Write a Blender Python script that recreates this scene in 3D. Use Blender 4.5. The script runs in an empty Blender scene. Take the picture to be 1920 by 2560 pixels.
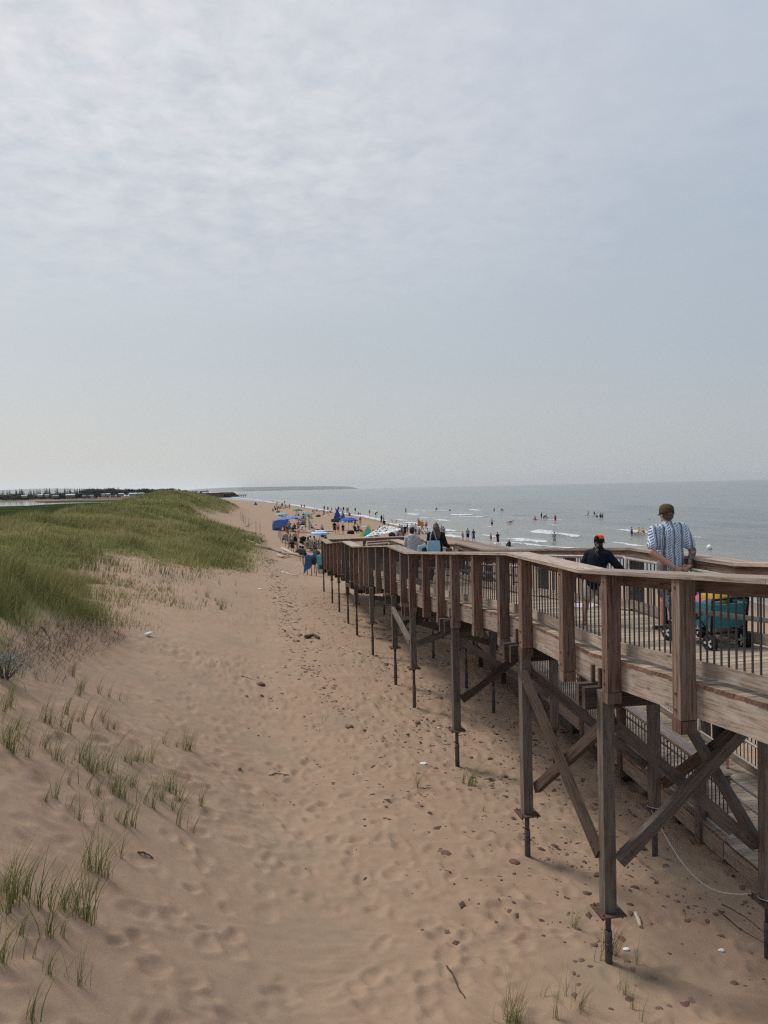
import bpy, bmesh, math, random
import numpy as np
from mathutils import Vector, Matrix
random.seed(7); RNG=np.random.default_rng(11)
scene=bpy.context.scene; C=scene.collection
R=math.radians

# ---------------------------------------------------------------- camera
F=1900.0; RS=.0227; a_=math.atan(RS); CC,SS=math.cos(a_),math.sin(a_); TH=math.atan(60*CC/F)
CT,ST=math.cos(TH),math.sin(TH)
cam_d=bpy.data.cameras.new('camera'); cam=bpy.data.objects.new('camera',cam_d); C.objects.link(cam)
upv=Vector((0,ST,CT)); fwd=Vector((0,CT,-ST)); X0=Vector((1,0,0))
right=CC*X0-SS*upv*(-1)*(-1); up=SS*X0+CC*upv
right=CC*X0-SS*upv
m=Matrix((right,up,-fwd)).transposed().to_4x4(); cam.matrix_world=m
cam_d.sensor_fit='VERTICAL'; cam_d.sensor_height=24; cam_d.lens=24*F/2560; cam_d.clip_end=60000; cam_d.clip_start=.05
scene.camera=cam
def ray(px,py):                     # direction of a photo pixel, per metre ahead (used to read real positions off the photograph)
    u=px-960; v=py-1280
    x=u*CC-v*SS; y=u*SS+v*CC
    d=np.array([x,F*CT-y*ST,-(y*CT+F*ST)]); return d/d[1]

# ---------------------------------------------------------------- sky, sun, exposure
SUN_EL,SUN_AZ=R(55),R(-58)          # azimuth from +Y, negative = to the left
sd=Vector((math.sin(SUN_AZ)*math.cos(SUN_EL),math.cos(SUN_AZ)*math.cos(SUN_EL),math.sin(SUN_EL)))
world=bpy.data.worlds.new('World'); scene.world=world; world.use_nodes=True
wn=world.node_tree; wn.nodes.clear()
def wnode(t,**k):
    n=wn.nodes.new(t)
    for a,b in k.items(): setattr(n,a,b)
    return n
def wl(a,b): wn.links.new(a,b)
sky=wnode('ShaderNodeTexSky',sky_type='NISHITA',sun_disc=False,sun_elevation=SUN_EL,sun_rotation=SUN_AZ,dust_density=3.0,air_density=1.2)
tc=wnode('ShaderNodeTexCoord'); sep=wnode('ShaderNodeSeparateXYZ'); wl(tc.outputs['Generated'],sep.inputs[0])
def wm(op,a,b=None,c=None):
    n=wnode('ShaderNodeMath',operation=op)
    for i,v in enumerate((a,b,c)):
        if v is None: continue
        if isinstance(v,(int,float)): n.inputs[i].default_value=v
        else: wl(v,n.inputs[i])
    return n.outputs[0]
def wramp(fac,stops):
    n=wnode('ShaderNodeValToRGB'); cr=n.color_ramp
    while len(cr.elements)<len(stops): cr.elements.new(.5)
    for e,(p,c) in zip(cr.elements,stops): e.position=p; e.color=(*c,1) if len(c)==3 else c
    wl(fac,n.inputs[0]); return n.outputs[0]
def wmix(fac,a,b,bt='MIX'):
    n=wnode('ShaderNodeMix',data_type='RGBA',blend_type=bt)
    for s,v in ((n.inputs[0],fac),(n.inputs[6],a),(n.inputs[7],b)):
        if isinstance(v,(int,float)): s.default_value=v
        elif isinstance(v,tuple): s.default_value=(*v,1)
        else: wl(v,s)
    return n.outputs[2]
zc=wm('MAXIMUM',sep.outputs[2],0.0)
den=wm('ADD',zc,.10)
cx=wm('DIVIDE',sep.outputs[0],den); cy=wm('DIVIDE',sep.outputs[1],den)
comb=wnode('ShaderNodeCombineXYZ'); wl(cx,comb.inputs[0]); wl(cy,comb.inputs[1])
def wnoise(scale,detail,rough,dist=0,off=(0,0,0)):
    mp=wnode('ShaderNodeMapping'); mp.inputs['Location'].default_value=off; wl(comb.outputs[0],mp.inputs[0])
    n=wnode('ShaderNodeTexNoise'); n.inputs['Scale'].default_value=scale; n.inputs['Detail'].default_value=detail
    n.inputs['Roughness'].default_value=rough; n.inputs['Distortion'].default_value=dist; wl(mp.outputs[0],n.inputs[0]); return n.outputs[0]
# pale even overcast: warm grey at the horizon, blue-grey above it, whiter overhead (values are sky radiance before the 0.1 strength)
base=wramp(zc,[(0,(4.75,4.95,5.0)),(.06,(4.7,4.95,5.1)),(.16,(4.4,4.9,5.4)),(.30,(4.45,5.0,5.7)),(.5,(5.1,5.6,6.35)),(1,(5.7,6.1,6.7))])
# whiter towards the sun side
dot=wnode('ShaderNodeVectorMath',operation='DOT_PRODUCT'); wl(tc.outputs['Generated'],dot.inputs[0]); dot.inputs[1].default_value=Vector((sd.x,sd.y,0)).normalized()
side=wm('MULTIPLY_ADD',dot.outputs['Value'],.5,.5)
tint=wramp(side,[(0,(.74,.79,.86)),(.30,(.82,.86,.91)),(.55,(.95,.965,.985)),(.80,(1.14,1.11,1.07)),(1,(1.34,1.28,1.20))])
base=wmix(1.0,base,tint,'MULTIPLY')
# broken soft cloud sheet
n1=wnoise(7.5,6,.58,.35,(3.1,1.7,0)); n2=wnoise(.75,4,.5,.3,(7.3,4.4,0))
cl=wm('ADD',wm('MULTIPLY',n1,.62),wm('MULTIPLY',n2,.70))
bias=wm('MULTIPLY',zc,.42)
cl=wm('ADD',cl,bias)
cl=wm('ADD',cl,wm('MULTIPLY',wm('SUBTRACT',side,.6),.22))
mask=wramp(cl,[(.66,(0,0,0)),(.90,(1,1,1))])
hi=wramp(zc,[(.20,(0,0,0)),(.40,(1,1,1))])
lf=wramp(side,[(.60,(.22,.22,.22)),(.80,(1,1,1))])
mask=wm('MULTIPLY',wm('MULTIPLY',mask,hi),lf)
cloudc=wmix(side,(4.9,5.3,6.1),(7.3,7.25,7.35))
col=wmix(wm('MULTIPLY',mask,.85),base,cloudc)
n3=wnoise(10.5,6,.62,.25,(1,9,0))
mot=wramp(n3,[(.32,(.86,.88,.91)),(.66,(1.09,1.08,1.07))])
col=wmix(wm('MULTIPLY',wm('MULTIPLY',hi,lf),.9),col,wmix(1.0,col,mot,'MULTIPLY'))
col=wmix(.93,sky.outputs[0],col)
bg=wnode('ShaderNodeBackground'); bg.inputs[1].default_value=.092; wl(col,bg.inputs[0])
wo=wnode('ShaderNodeOutputWorld'); wl(bg.outputs[0],wo.inputs[0])
sl=bpy.data.lights.new('sun','SUN'); sl.energy=2.1; sl.angle=R(16); sl.color=(1,.955,.89)
so=bpy.data.objects.new('sun',sl); C.objects.link(so); so.rotation_euler=sd.to_track_quat('Z','Y').to_euler(); so.location=(0,0,60)
vs=scene.view_settings; vs.view_transform='Standard'; vs.look='None'; vs.exposure=.20; vs.gamma=1; vs.use_curve_mapping=False
scene.cycles.use_denoising=False; scene.cycles.filter_width=1.25; scene.cycles.sample_clamp_indirect=4
scene.cycles.max_bounces=6; scene.cycles.diffuse_bounces=3; scene.cycles.transparent_max_bounces=8

# ---------------------------------------------------------------- helpers
def tag(o,label=None,cat=None,group=None,kind=None):
    if label: o['label']=label
    if cat: o['category']=cat
    if group: o['group']=group
    if kind: o['kind']=kind
    return o
def link(name,me,mats,parent=None):
    o=bpy.data.objects.new(name,me); C.objects.link(o)
    if not isinstance(mats,(list,tuple)): mats=[mats]
    for m_ in mats: me.materials.append(m_)
    if parent is not None: o.parent=parent
    return o
def empty(name,loc=(0,0,0),rz=0,label=None,cat=None,group=None):
    o=bpy.data.objects.new(name,None); C.objects.link(o); o.location=loc; o.rotation_euler=(0,0,rz); o.empty_display_size=.2
    return tag(o,label,cat,group)
def kids(o): return [c for c in bpy.data.objects if c.parent==o]
def smooth(me):
    me.polygons.foreach_set('use_smooth',[True]*len(me.polygons)); return me

class MB:
    """collects boxes, bars and tubes into one mesh, with UVs along each piece's length and a random tone per piece"""
    def __init__(s): s.v=[]; s.f=[]; s.uv=[]; s.r=[]; s.sm=[]
    def hexa(s,P,axis=0,rnd=None):
        """P[i][j][k]: corners; axis = grain direction"""
        b=len(s.v); c=[Vector(P[i][j][k]) for i in (0,1) for j in (0,1) for k in (0,1)]
        s.v+=c; r=random.random() if rnd is None else rnd
        ax=[(c[4]-c[0]).length,(c[2]-c[0]).length,(c[1]-c[0]).length]
        idx=lambda i,j,k:b+i*4+j*2+k
        faces=[[(0,0,0),(0,0,1),(0,1,1),(0,1,0)],[(1,0,0),(1,1,0),(1,1,1),(1,0,1)],
               [(0,0,0),(1,0,0),(1,0,1),(0,0,1)],[(0,1,0),(0,1,1),(1,1,1),(1,1,0)],
               [(0,0,0),(0,1,0),(1,1,0),(1,0,0)],[(0,0,1),(1,0,1),(1,1,1),(0,1,1)]]
        # handedness
        det=(c[4]-c[0]).cross(c[2]-c[0]).dot(c[1]-c[0])
        o1,o2=random.uniform(0,40),random.uniform(0,40)
        oth=[q for q in (0,1,2) if q!=axis]
        for fi,fc in enumerate(faces):
            q=fc if det>0 else fc[::-1]
            s.f.append([idx(*t) for t in q]); s.r.append(r); s.sm.append(False)
            for t in q:
                L=[t[n]*ax[n] for n in range(3)]
                s.uv.append((o1+L[axis],o2+L[oth[0]]+L[oth[1]]+fi*.37))
        return s
    def box(s,lo,hi,axis=None,rnd=None):
        P=[[[(X,Y,Z) for Z in (lo[2],hi[2])] for Y in (lo[1],hi[1])] for X in (lo[0],hi[0])]
        if axis is None:
            d=[hi[n]-lo[n] for n in range(3)]; axis=d.index(max(d))
        return s.hexa(P,axis,rnd)
    def bar(s,p0,p1,w,h,upv=(0,0,1),rnd=None):
        p0,p1=Vector(p0),Vector(p1); d=(p1-p0).normalized(); u=Vector(upv)
        if abs(d.dot(u))>.98: u=Vector((1,0,0))
        sdv=d.cross(u).normalized(); u=sdv.cross(d)
        P=[[[p+sdv*a*w/2+u*b*h/2 for b in (-1,1)] for a in (-1,1)] for p in (p0,p1)]
        return s.hexa(P,0,rnd)
    def tube(s,pts,r,n=8,caps=True,rnd=None):
        pts=[Vector(p) for p in pts]; rr=r if isinstance(r,(list,tuple)) else [r]*len(pts); b=len(s.v)
        rv=random.random() if rnd is None else rnd; L=0; o2=random.uniform(0,40); Ls=[]
        prev=None
        for i,p in enumerate(pts):
            d=(pts[min(i+1,len(pts)-1)]-pts[max(i-1,0)]).normalized()
            if prev is None:
                u=Vector((0,0,1)) if abs(d.z)<.9 else Vector((1,0,0)); a=d.cross(u).normalized()
            else: a=(prev-d*prev.dot(d)).normalized()
            prev=a; c2=d.cross(a)
            if i: L+=(p-pts[i-1]).length
            Ls.append(L)
            for k in range(n):
                an=2*math.pi*k/n; s.v.append(p+(a*math.cos(an)+c2*math.sin(an))*rr[i])
        for i in range(len(pts)-1):
            for k in range(n):
                k2=(k+1)%n
                s.f.append([b+i*n+k,b+i*n+k2,b+(i+1)*n+k2,b+(i+1)*n+k]); s.r.append(rv); s.sm.append(True)
                cir=2*math.pi*max(rr[i],.005)
                s.uv+=[(Ls[i],o2+cir*k/n),(Ls[i],o2+cir*(k+1)/n),(Ls[i+1],o2+cir*(k+1)/n),(Ls[i+1],o2+cir*k/n)]
        if caps:
            for e,(i,rev) in enumerate(((0,True),(len(pts)-1,False))):
                q=[b+i*n+k for k in range(n)]
                if rev: q=q[::-1]
                s.f.append(q); s.r.append(rv); s.sm.append(False); s.uv+=[(o2+.01*math.cos(k),o2) for k in range(n)]
        return s
    def quad(s,a,b_,c_,d_,rnd=None):
        b=len(s.v); s.v+=[Vector(a),Vector(b_),Vector(c_),Vector(d_)]; s.f.append([b,b+1,b+2,b+3]); s.r.append(random.random() if rnd is None else rnd); s.sm.append(False)
        s.uv+=[(0,0),((Vector(b_)-Vector(a)).length,0),((Vector(b_)-Vector(a)).length,(Vector(d_)-Vector(a)).length),(0,(Vector(d_)-Vector(a)).length)]
        return s
    def mesh(s,name='m'):
        me=bpy.data.meshes.new(name); me.from_pydata([tuple(v) for v in s.v],[],s.f)
        uv=me.uv_layers.new(name='uv'); uv.data.foreach_set('uv',[c for t in s.uv for c in t])
        at=me.attributes.new('rnd','FLOAT','FACE'); at.data.foreach_set('value',s.r)
        me.polygons.foreach_set('use_smooth',s.sm); return me
    def build(s,name,mat,parent=None): return link(name,s.mesh(name),mat,parent)
def loftmesh(rings,closed=True,cap=True):
    """rings: list of equal-length point lists"""
    n=len(rings[0]); v=[p for r_ in rings for p in r_]; f=[]
    for i in range(len(rings)-1):
        for k in range(n if closed else n-1):
            k2=(k+1)%n; f.append((i*n+k,i*n+k2,(i+1)*n+k2,(i+1)*n+k))
    if cap and closed:
        f.append(tuple(range(n))[::-1]); f.append(tuple((len(rings)-1)*n+k for k in range(n)))
    me=bpy.data.meshes.new('loft'); me.from_pydata([tuple(p) for p in v],[],f); return me

# ---------------------------------------------------------------- materials
def mat(name): 
    m_=bpy.data.materials.new(name); m_.use_nodes=True; nt=m_.node_tree; b=nt.nodes['Principled BSDF']; return m_,nt,b
def nd(nt,t,**k):
    n=nt.nodes.new(t)
    for a,b in k.items(): setattr(n,a,b)
    return n
def mixc(nt,fac,a,b,bt='MIX'):
    n=nd(nt,'ShaderNodeMix',data_type='RGBA',blend_type=bt)
    for s_,v in ((n.inputs[0],fac),(n.inputs[6],a),(n.inputs[7],b)):
        if isinstance(v,(int,float)): s_.default_value=v
        elif isinstance(v,tuple): s_.default_value=(*v[:3],1)
        else: nt.links.new(v,s_)
    return n.outputs[2]
def ramp(nt,fac,stops):
    n=nd(nt,'ShaderNodeValToRGB'); cr=n.color_ramp
    while len(cr.elements)<len(stops): cr.elements.new(.5)
    for e,(p,c) in zip(cr.elements,stops): e.position=p; e.color=(*c,1) if isinstance(c,tuple) else (c,c,c,1)
    nt.links.new(fac,n.inputs[0]); return n.outputs[0]
def noise(nt,vec,scale,detail=4,rough=.55,dist=0,mscale=None,rot=None):
    if mscale or rot:
        mp=nd(nt,'ShaderNodeMapping')
        if mscale: mp.inputs['Scale'].default_value=mscale
        if rot: mp.inputs['Rotation'].default_value=rot
        nt.links.new(vec,mp.inputs[0]); vec=mp.outputs[0]
    n=nd(nt,'ShaderNodeTexNoise'); n.inputs['Scale'].default_value=scale; n.inputs['Detail'].default_value=detail
    n.inputs['Roughness'].default_value=rough; n.inputs['Distortion'].default_value=dist
    nt.links.new(vec,n.inputs['Vector']); return n.outputs[0]
def bump(nt,b,h,strength=.4,dist=.01):
    n=nd(nt,'ShaderNodeBump'); n.inputs['Strength'].default_value=strength; n.inputs['Distance'].default_value=dist
    nt.links.new(h,n.inputs['Height']); nt.links.new(n.outputs[0],b.inputs['Normal']); return n
def mth(nt,op,a,b=None):
    n=nd(nt,'ShaderNodeMath',operation=op)
    for i,v in enumerate((a,b)):
        if v is None: continue
        if isinstance(v,(int,float)): n.inputs[i].default_value=v
        else: nt.links.new(v,n.inputs[i])
    return n.outputs[0]
def attr(nt,name): return nd(nt,'ShaderNodeAttribute',attribute_name=name)
def wood(name,c0,c1,c2,grey=.5,knots=True):
    """grain follows the UVs (u along the board); c0 dark grain, c1 body, c2 second tone picked per board"""
    m_,nt,b=mat(name); uv=nd(nt,'ShaderNodeUVMap'); uv.uv_map='uv'; r_=attr(nt,'rnd').outputs['Fac']
    g=noise(nt,uv.outputs[0],1.0,6,.6,.6,(2.2,42,1)); g2=noise(nt,uv.outputs[0],1.0,3,.5,0,(.7,3.5,1)); g3=noise(nt,uv.outputs[0],1.0,5,.65,0,(5,9,1))
    body=mixc(nt,ramp(nt,r_,[(.15,0.0),(.85,1.0)]),c1,c2)
    body=mixc(nt,ramp(nt,g2,[(.35,0.0),(.68,1.0)]),body,tuple(x*y for x,y in zip(c2,(1.15,1.15,1.15))))
    colr=mixc(nt,ramp(nt,g,[(.36,1.0),(.58,0.0)]),body,c0)
    gr=(sum(c1)/3*1.25,)*3
    colr=mixc(nt,mth(nt,'MULTIPLY',ramp(nt,g3,[(.45,0.0),(.7,1.0)]),grey),colr,(gr[0]*1.05,gr[0]*.97,gr[0]*.88))
    hgt=g
    if knots:
        vo=nd(nt,'ShaderNodeTexVoronoi'); mp=nd(nt,'ShaderNodeMapping'); mp.inputs['Scale'].default_value=(2.1,6.5,1); nt.links.new(uv.outputs[0],mp.inputs[0]); nt.links.new(mp.outputs[0],vo.inputs['Vector']); vo.inputs['Scale'].default_value=1
        kn=ramp(nt,vo.outputs['Distance'],[(.06,1.0),(.13,0.0)])
        colr=mixc(nt,mth(nt,'MULTIPLY',kn,.75),colr,tuple(x*.55 for x in c0))
    tone=ramp(nt,mth(nt,'FRACT',mth(nt,'MULTIPLY',r_,7.31)),[(0,.68),(1,1.25)])
    colr=mixc(nt,1.0,colr,tone,'MULTIPLY')
    nt.links.new(colr,b.inputs['Base Color']); b.inputs['Roughness'].default_value=.82; b.inputs['Specular IOR Level'].default_value=.25
    bump(nt,b,hgt,.35,.004); return m_
W_RED=wood('weathered red-brown timber',(.088,.042,.028),(.222,.100,.066),(.215,.150,.116),.45)
W_GREY=wood('weathered pale timber',(.19,.14,.108),(.43,.335,.268),(.35,.268,.215),.6)
W_DECK=wood('deck boards',(.20,.155,.115),(.42,.335,.25),(.36,.28,.205),.4,False)
W_DARK=wood('shade-deepened dark timber',(.036,.022,.016),(.092,.055,.039),(.098,.068,.05),.4)  # dark timber, base colour deepened further for the shade under the deck
W_POST=wood('brown support timber',(.078,.058,.046),(.178,.135,.106),(.165,.132,.108),.65,False)
W_DRIFT=wood('bleached driftwood',(.28,.22,.17),(.52,.44,.35),(.45,.37,.29),.5)
W_END=wood('red end grain',(.10,.045,.03),(.27,.115,.075),(.22,.12,.085),.25,False)
def plain(name,c,rough=.6,metal=0,var=.15,scale=30,spec=.4,sheen=0):
    m_,nt,b=mat(name); ob=nd(nt,'ShaderNodeTexCoord'); n=noise(nt,ob.outputs['Object'],scale,4)
    k=ramp(nt,n,[(.3,1-var),(.7,1+var)]); nt.links.new(mixc(nt,1.0,tuple(c),k,'MULTIPLY'),b.inputs['Base Color'])
    b.inputs['Roughness'].default_value=rough; b.inputs['Metallic'].default_value=metal; b.inputs['Specular IOR Level'].default_value=spec
    bump(nt,b,n,.25,.004); return m_
M_IRON=plain('dark baluster metal',(.085,.078,.076),.5,.3)
M_PIPE=plain('galvanised handrail pipe',(.36,.345,.325),.5,.25,.2,12)
M_PILE=plain('rusted galvanised pile',(.10,.092,.09),.55,.6,.45,9)
M_RUST=plain('rusty base plate',(.12,.075,.055),.7,.4,.4,14)
M_ROPE=plain('pale rope',(.5,.47,.42),.9)
_cloth={}
def cloth(c,rough=.85):
    k=tuple(round(x,3) for x in c)
    if k not in _cloth: _cloth[k]=plain('cloth',c,rough,0,.18,22,.2)
    return _cloth[k]
_skin={}
def skin(c=(.47,.27,.19)):
    k=tuple(c)
    if k not in _skin: _skin[k]=plain('skin',c,.55,0,.08,14,.35)
    return _skin[k]
def hairm(c=(.022,.015,.012)):
    k=('h',)+tuple(c)
    if k not in _cloth: _cloth[k]=plain('hair',c,.5,0,.35,60,.4)
    return _cloth[k]

# ---------------------------------------------------------------- terrain
Q=math.sqrt(1+.18**2)
def P(t,w,z): return Vector((3.96+(-.18*t+w)/Q,(t+.18*w)/Q,z))    # ramp frame: t along the shore, w towards the sea
SEA=-7.6
SH_T=[0,215,258,375,527,700,1000,2500]; SH_S=[0,0,-2,-9,-20,-43,-85,-170]
def tw(x,y):
    t=(-.18*(x-3.96)+y)/Q; w=((x-3.96)+.18*y)/Q
    return t,w-np.interp(t,SH_T,SH_S)
def vnoise(x,y,seed=0):
    xi=np.floor(x).astype(np.int64); yi=np.floor(y).astype(np.int64); xf=x-xi; yf=y-yi
    def hsh(a,b):
        n=(a*374761393+b*668265263+seed*974634777)&0xffffffff
        n=((n^(n>>13))*1274126177)&0xffffffff; n=(n^(n>>16))&0xffffffff
        return n/4294967295.0
    u=xf*xf*xf*(xf*(xf*6-15)+10); v=yf*yf*yf*(yf*(yf*6-15)+10)
    return (hsh(xi,yi)*(1-u)+hsh(xi+1,yi)*u)*(1-v)+(hsh(xi,yi+1)*(1-u)+hsh(xi+1,yi+1)*u)*v
def fbm(x,y,o=4,seed=0,g=.5):
    s=0;a=1;n=0
    for i in range(o):
        s=s+a*(vnoise(x,y,seed+i)*2-1); n+=a; a*=g; x=x*2.03+17.1; y=y*2.03+5.7
    return s/n
D_W=np.array([-60,-45,-30,-20,-15,-12,-10,-9,-8,-7,-6,-5,-4,-3.5,-1,.5,2.5,6,10,18,26.5,34,60.])
BEACH=[-5.38,-5.5,-5.75,-6.0,-6.2,-6.75,-7.55,-8.4,-10.5]
D_T=[0,12,17,21,24.5,30,36,50,66,92,120,146,181,270,420,2600]
D_Z=[[-6.3,-6.2,-4.5,-3.0,-2.2,-1.9,-1.85,-2.0,-2.4,-3.0,-3.7,-4.35,-4.95,-5.15],
[-6.3,-6.2,-4.5,-2.7,-1.8,-1.55,-1.5,-1.75,-2.45,-3.2,-3.9,-4.5,-5.0,-5.2],
[-6.3,-6.2,-4.3,-2.4,-1.6,-1.45,-1.7,-2.45,-3.15,-3.72,-4.15,-4.6,-5.03,-5.2],
[-6.3,-6.2,-4.0,-2.2,-1.5,-1.5,-1.8,-2.3,-2.95,-4.05,-4.4,-4.7,-5.07,-5.22],
[-6.3,-6.2,-4.0,-1.9,-1.75,-2.2,-3.1,-3.75,-4.1,-4.32,-4.55,-4.8,-5.1,-5.22],
[-6.3,-6.2,-4.0,-1.75,-2.1,-3.1,-3.65,-3.9,-4.1,-4.3,-4.5,-4.75,-5.0,-5.18],
[-6.3,-6.2,-4.0,-1.75,-2.3,-3.2,-3.7,-3.9,-4.05,-4.25,-4.45,-4.68,-4.95,-5.1],
[-6.3,-6.2,-4.0,-1.75,-2.2,-3.0,-3.5,-3.7,-3.9,-4.1,-4.3,-4.5,-4.7,-4.85],
[-6.3,-6.2,-4.0,-1.7,-2.2,-2.9,-3.4,-3.6,-3.8,-4.0,-4.2,-4.4,-4.65,-4.8],
[-6.3,-6.2,-3.8,-1.3,-1.8,-2.9,-3.6,-3.9,-4.1,-4.3,-4.5,-4.7,-4.9,-5.0],
[-6.3,-6.2,-3.2,-.7,-1.1,-2.6,-3.8,-4.1,-4.3,-4.45,-4.6,-4.8,-5.0,-5.1],
[-6.3,-6.2,-2.8,.1,-.1,-1.4,-2.8,-3.4,-3.9,-4.3,-4.6,-4.85,-5.05,-5.15],
[-6.3,-6.2,-3.4,-.6,-.8,-1.6,-2.4,-2.8,-3.3,-3.8,-4.3,-4.7,-5.0,-5.15],
[-6.3,-6.2,-4.4,-2.3,-2.6,-3.0,-3.5,-3.7,-4.0,-4.3,-4.6,-4.8,-5.05,-5.2],
[-6.4,-6.3,-5.5,-4.6,-4.4,-4.4,-4.5,-4.5,-4.6,-4.7,-4.8,-4.95,-5.1,-5.25],
[-6.5,-6.4,-5.5,-4.6,-4.4,-4.3,-4.3,-4.3,-4.4,-4.5,-4.7,-4.9,-5.1,-5.3]]
D_Z=np.array([r_+BEACH for r_ in D_Z])
# smooth the profile tables on a fine even grid so slopes have no creases
_FW=np.arange(-64,62.01,.1); _FT=np.arange(0,300.01,.5)
def _sm(A,sig,ax):
    k=np.arange(-int(3*sig),int(3*sig)+1); g=np.exp(-.5*(k/sig)**2); g/=g.sum()
    pad=[(0,0),(0,0)]; pad[ax]=(len(k)//2,)*2; A=np.pad(A,pad,mode='edge')
    return np.apply_along_axis(lambda r_:np.convolve(r_,g,'valid'),ax,A)
_DF=_sm(np.array([np.interp(_FW,D_W,r_) for r_ in D_Z]),4.5,1)
_DN=np.array([np.interp(_FT,D_T,_DF[:,i]) for i in range(_DF.shape[1])]).T; _DN=_sm(_DN,3.0,0)
def h0(x,y):
    """large shape of the ground"""
    t,w=tw(x,y)
    fw=np.clip((w+64)/.1,0,len(_FW)-1.001); wi=fw.astype(int); u=fw-wi
    ft=np.clip(t/.5,0,len(_FT)-1.001); ti=ft.astype(int); k=ft-ti
    zn=(_DN[ti,wi]*(1-u)+_DN[ti,wi+1]*u)*(1-k)+(_DN[ti+1,wi]*(1-u)+_DN[ti+1,wi+1]*u)*k
    T=np.array(D_T,float); tj=np.clip(np.searchsorted(D_T,t)-1,0,len(D_T)-2); k2=np.clip((t-T[tj])/(T[tj+1]-T[tj]),0,1)
    zf=(_DF[tj,wi]*(1-u)+_DF[tj,wi+1]*u)*(1-k2)+(_DF[tj+1,wi]*(1-u)+_DF[tj+1,wi+1]*u)*k2
    m_=np.clip((t-270)/25,0,1); z=zn*(1-m_)+zf*m_
    dune=np.clip((-5.5-w)/4,0,1)*np.clip((t-3)/10,0,1)*np.clip((60+w)/30,.25,1)
    z=z+dune*(.58*fbm(x/6.5,y/9.0,3,5)+.16*fbm(x/1.7,y/1.9,3,9))
    bch=np.clip((w+4)/3,0,1)*np.clip((t-30)/20,0,1)*np.clip((26-w)/6,0,1)
    return z+bch*.10*fbm(x/5,y/7,3,21)
_fn=1500; FX=RNG.uniform(-8,5.5,_fn); FY=4.5+15*RNG.random(_fn); FA=RNG.normal(.2,.7,_fn)+1.57; FR=RNG.uniform(.06,.115,_fn); FD=RNG.uniform(.010,.030,_fn)
_k=RNG.random(_fn)<np.clip((FX+5.5)/4,.12,1); FX,FY,FA,FR,FD=FX[_k],FY[_k],FA[_k],FR[_k],FD[_k]
def _dent(x,y,fx,fy,fa,fr,fd):
    ex=((x-fx)*np.cos(fa)+(y-fy)*np.sin(fa))/(fr*1.55); ey=(-(x-fx)*np.sin(fa)+(y-fy)*np.cos(fa))/fr
    d=np.sqrt(ex*ex+ey*ey); return -fd*(np.exp(-(d*1.05)**4)-.6*np.exp(-((d-1.35)*2.6)**2))
def micro(x,y):
    """wind ripples, hollows and old footprints in the near sand"""
    t,w=tw(x,y)
    n=np.clip((42-t)/20,0,1)*np.clip((w+11)/3,0,1)
    dx=.35*fbm(x/1.3,y/1.3,2,31); dy=.35*fbm(x/1.3+9,y/1.3,2,32)
    a=R(-17); xr=(x+dx)*math.cos(a)+(y+dy)*math.sin(a); yr=-(x+dx)*math.sin(a)+(y+dy)*math.cos(a)
    rp=np.clip(1-2.3*np.abs(fbm(xr/1.05,yr/.30,3,40,.42)),0,1); rp2=np.clip(1-2.0*np.abs(fbm(xr/.40,yr/.13,2,44)),0,1)
    am=np.clip(.5+.9*fbm(x/3,y/3,2,50),.2,1.1)
    z=n*am*(.060*rp**1.7+.038*rp2**1.5+.040*fbm(x/.7,y/.6,3,60)+.030*fbm(x/.17,y/.11,3,64))
    x0_,y0_=x,y; x=x+.05*fbm(x/.16,y/.16,2,67); y=y+.05*fbm(x0_/.16+7,y/.16,2,68)
    if len(x)<4000:
        for i in range(0,len(x),400): z[i:i+400]+=_dent(x[i:i+400,None],y[i:i+400,None],FX,FY,FA,FR,FD).sum(1)
    else:
        idx=np.nonzero((y<21)&(x>-9.5)&(x<7))[0]; idx=idx[np.argsort(y[idx])]; ys_=y[idx]; xs_=x[idx]
        for f_ in zip(FX,FY,FA,FR,FD):
            a0,a1=np.searchsorted(ys_,f_[1]-.45),np.searchsorted(ys_,f_[1]+.45); k=a0+np.nonzero(np.abs(xs_[a0:a1]-f_[0])<.45)[0]
            z[idx[k]]+=_dent(xs_[k],ys_[k],*f_)
    return z
def ground(x,y):
    x=np.asarray(x,float); y=np.asarray(y,float); sh_=x.shape; x=x.ravel(); y=y.ravel(); return (h0(x,y)+micro(x,y)).reshape(sh_)
def gz(x,y): return float(ground(np.array([x]),np.array([y]))[0])
def ground_at(px,py,sea=False,lo=3.0,hi=2000.0):
    """where the view ray of a photo pixel meets the ground (or the water)"""
    r_=ray(px,py)
    if sea:
        t=SEA/r_[2]; return Vector(r_*t)
    ys=np.geomspace(lo,hi,4000); zz=h0(r_[0]*ys,ys); rz=r_[2]*ys
    below=np.nonzero(rz<=np.maximum(zz,SEA))[0]
    y=ys[below[0]] if len(below) else hi
    x=r_[0]*y; return Vector((x,y,max(gz(x,y),SEA)))

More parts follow.
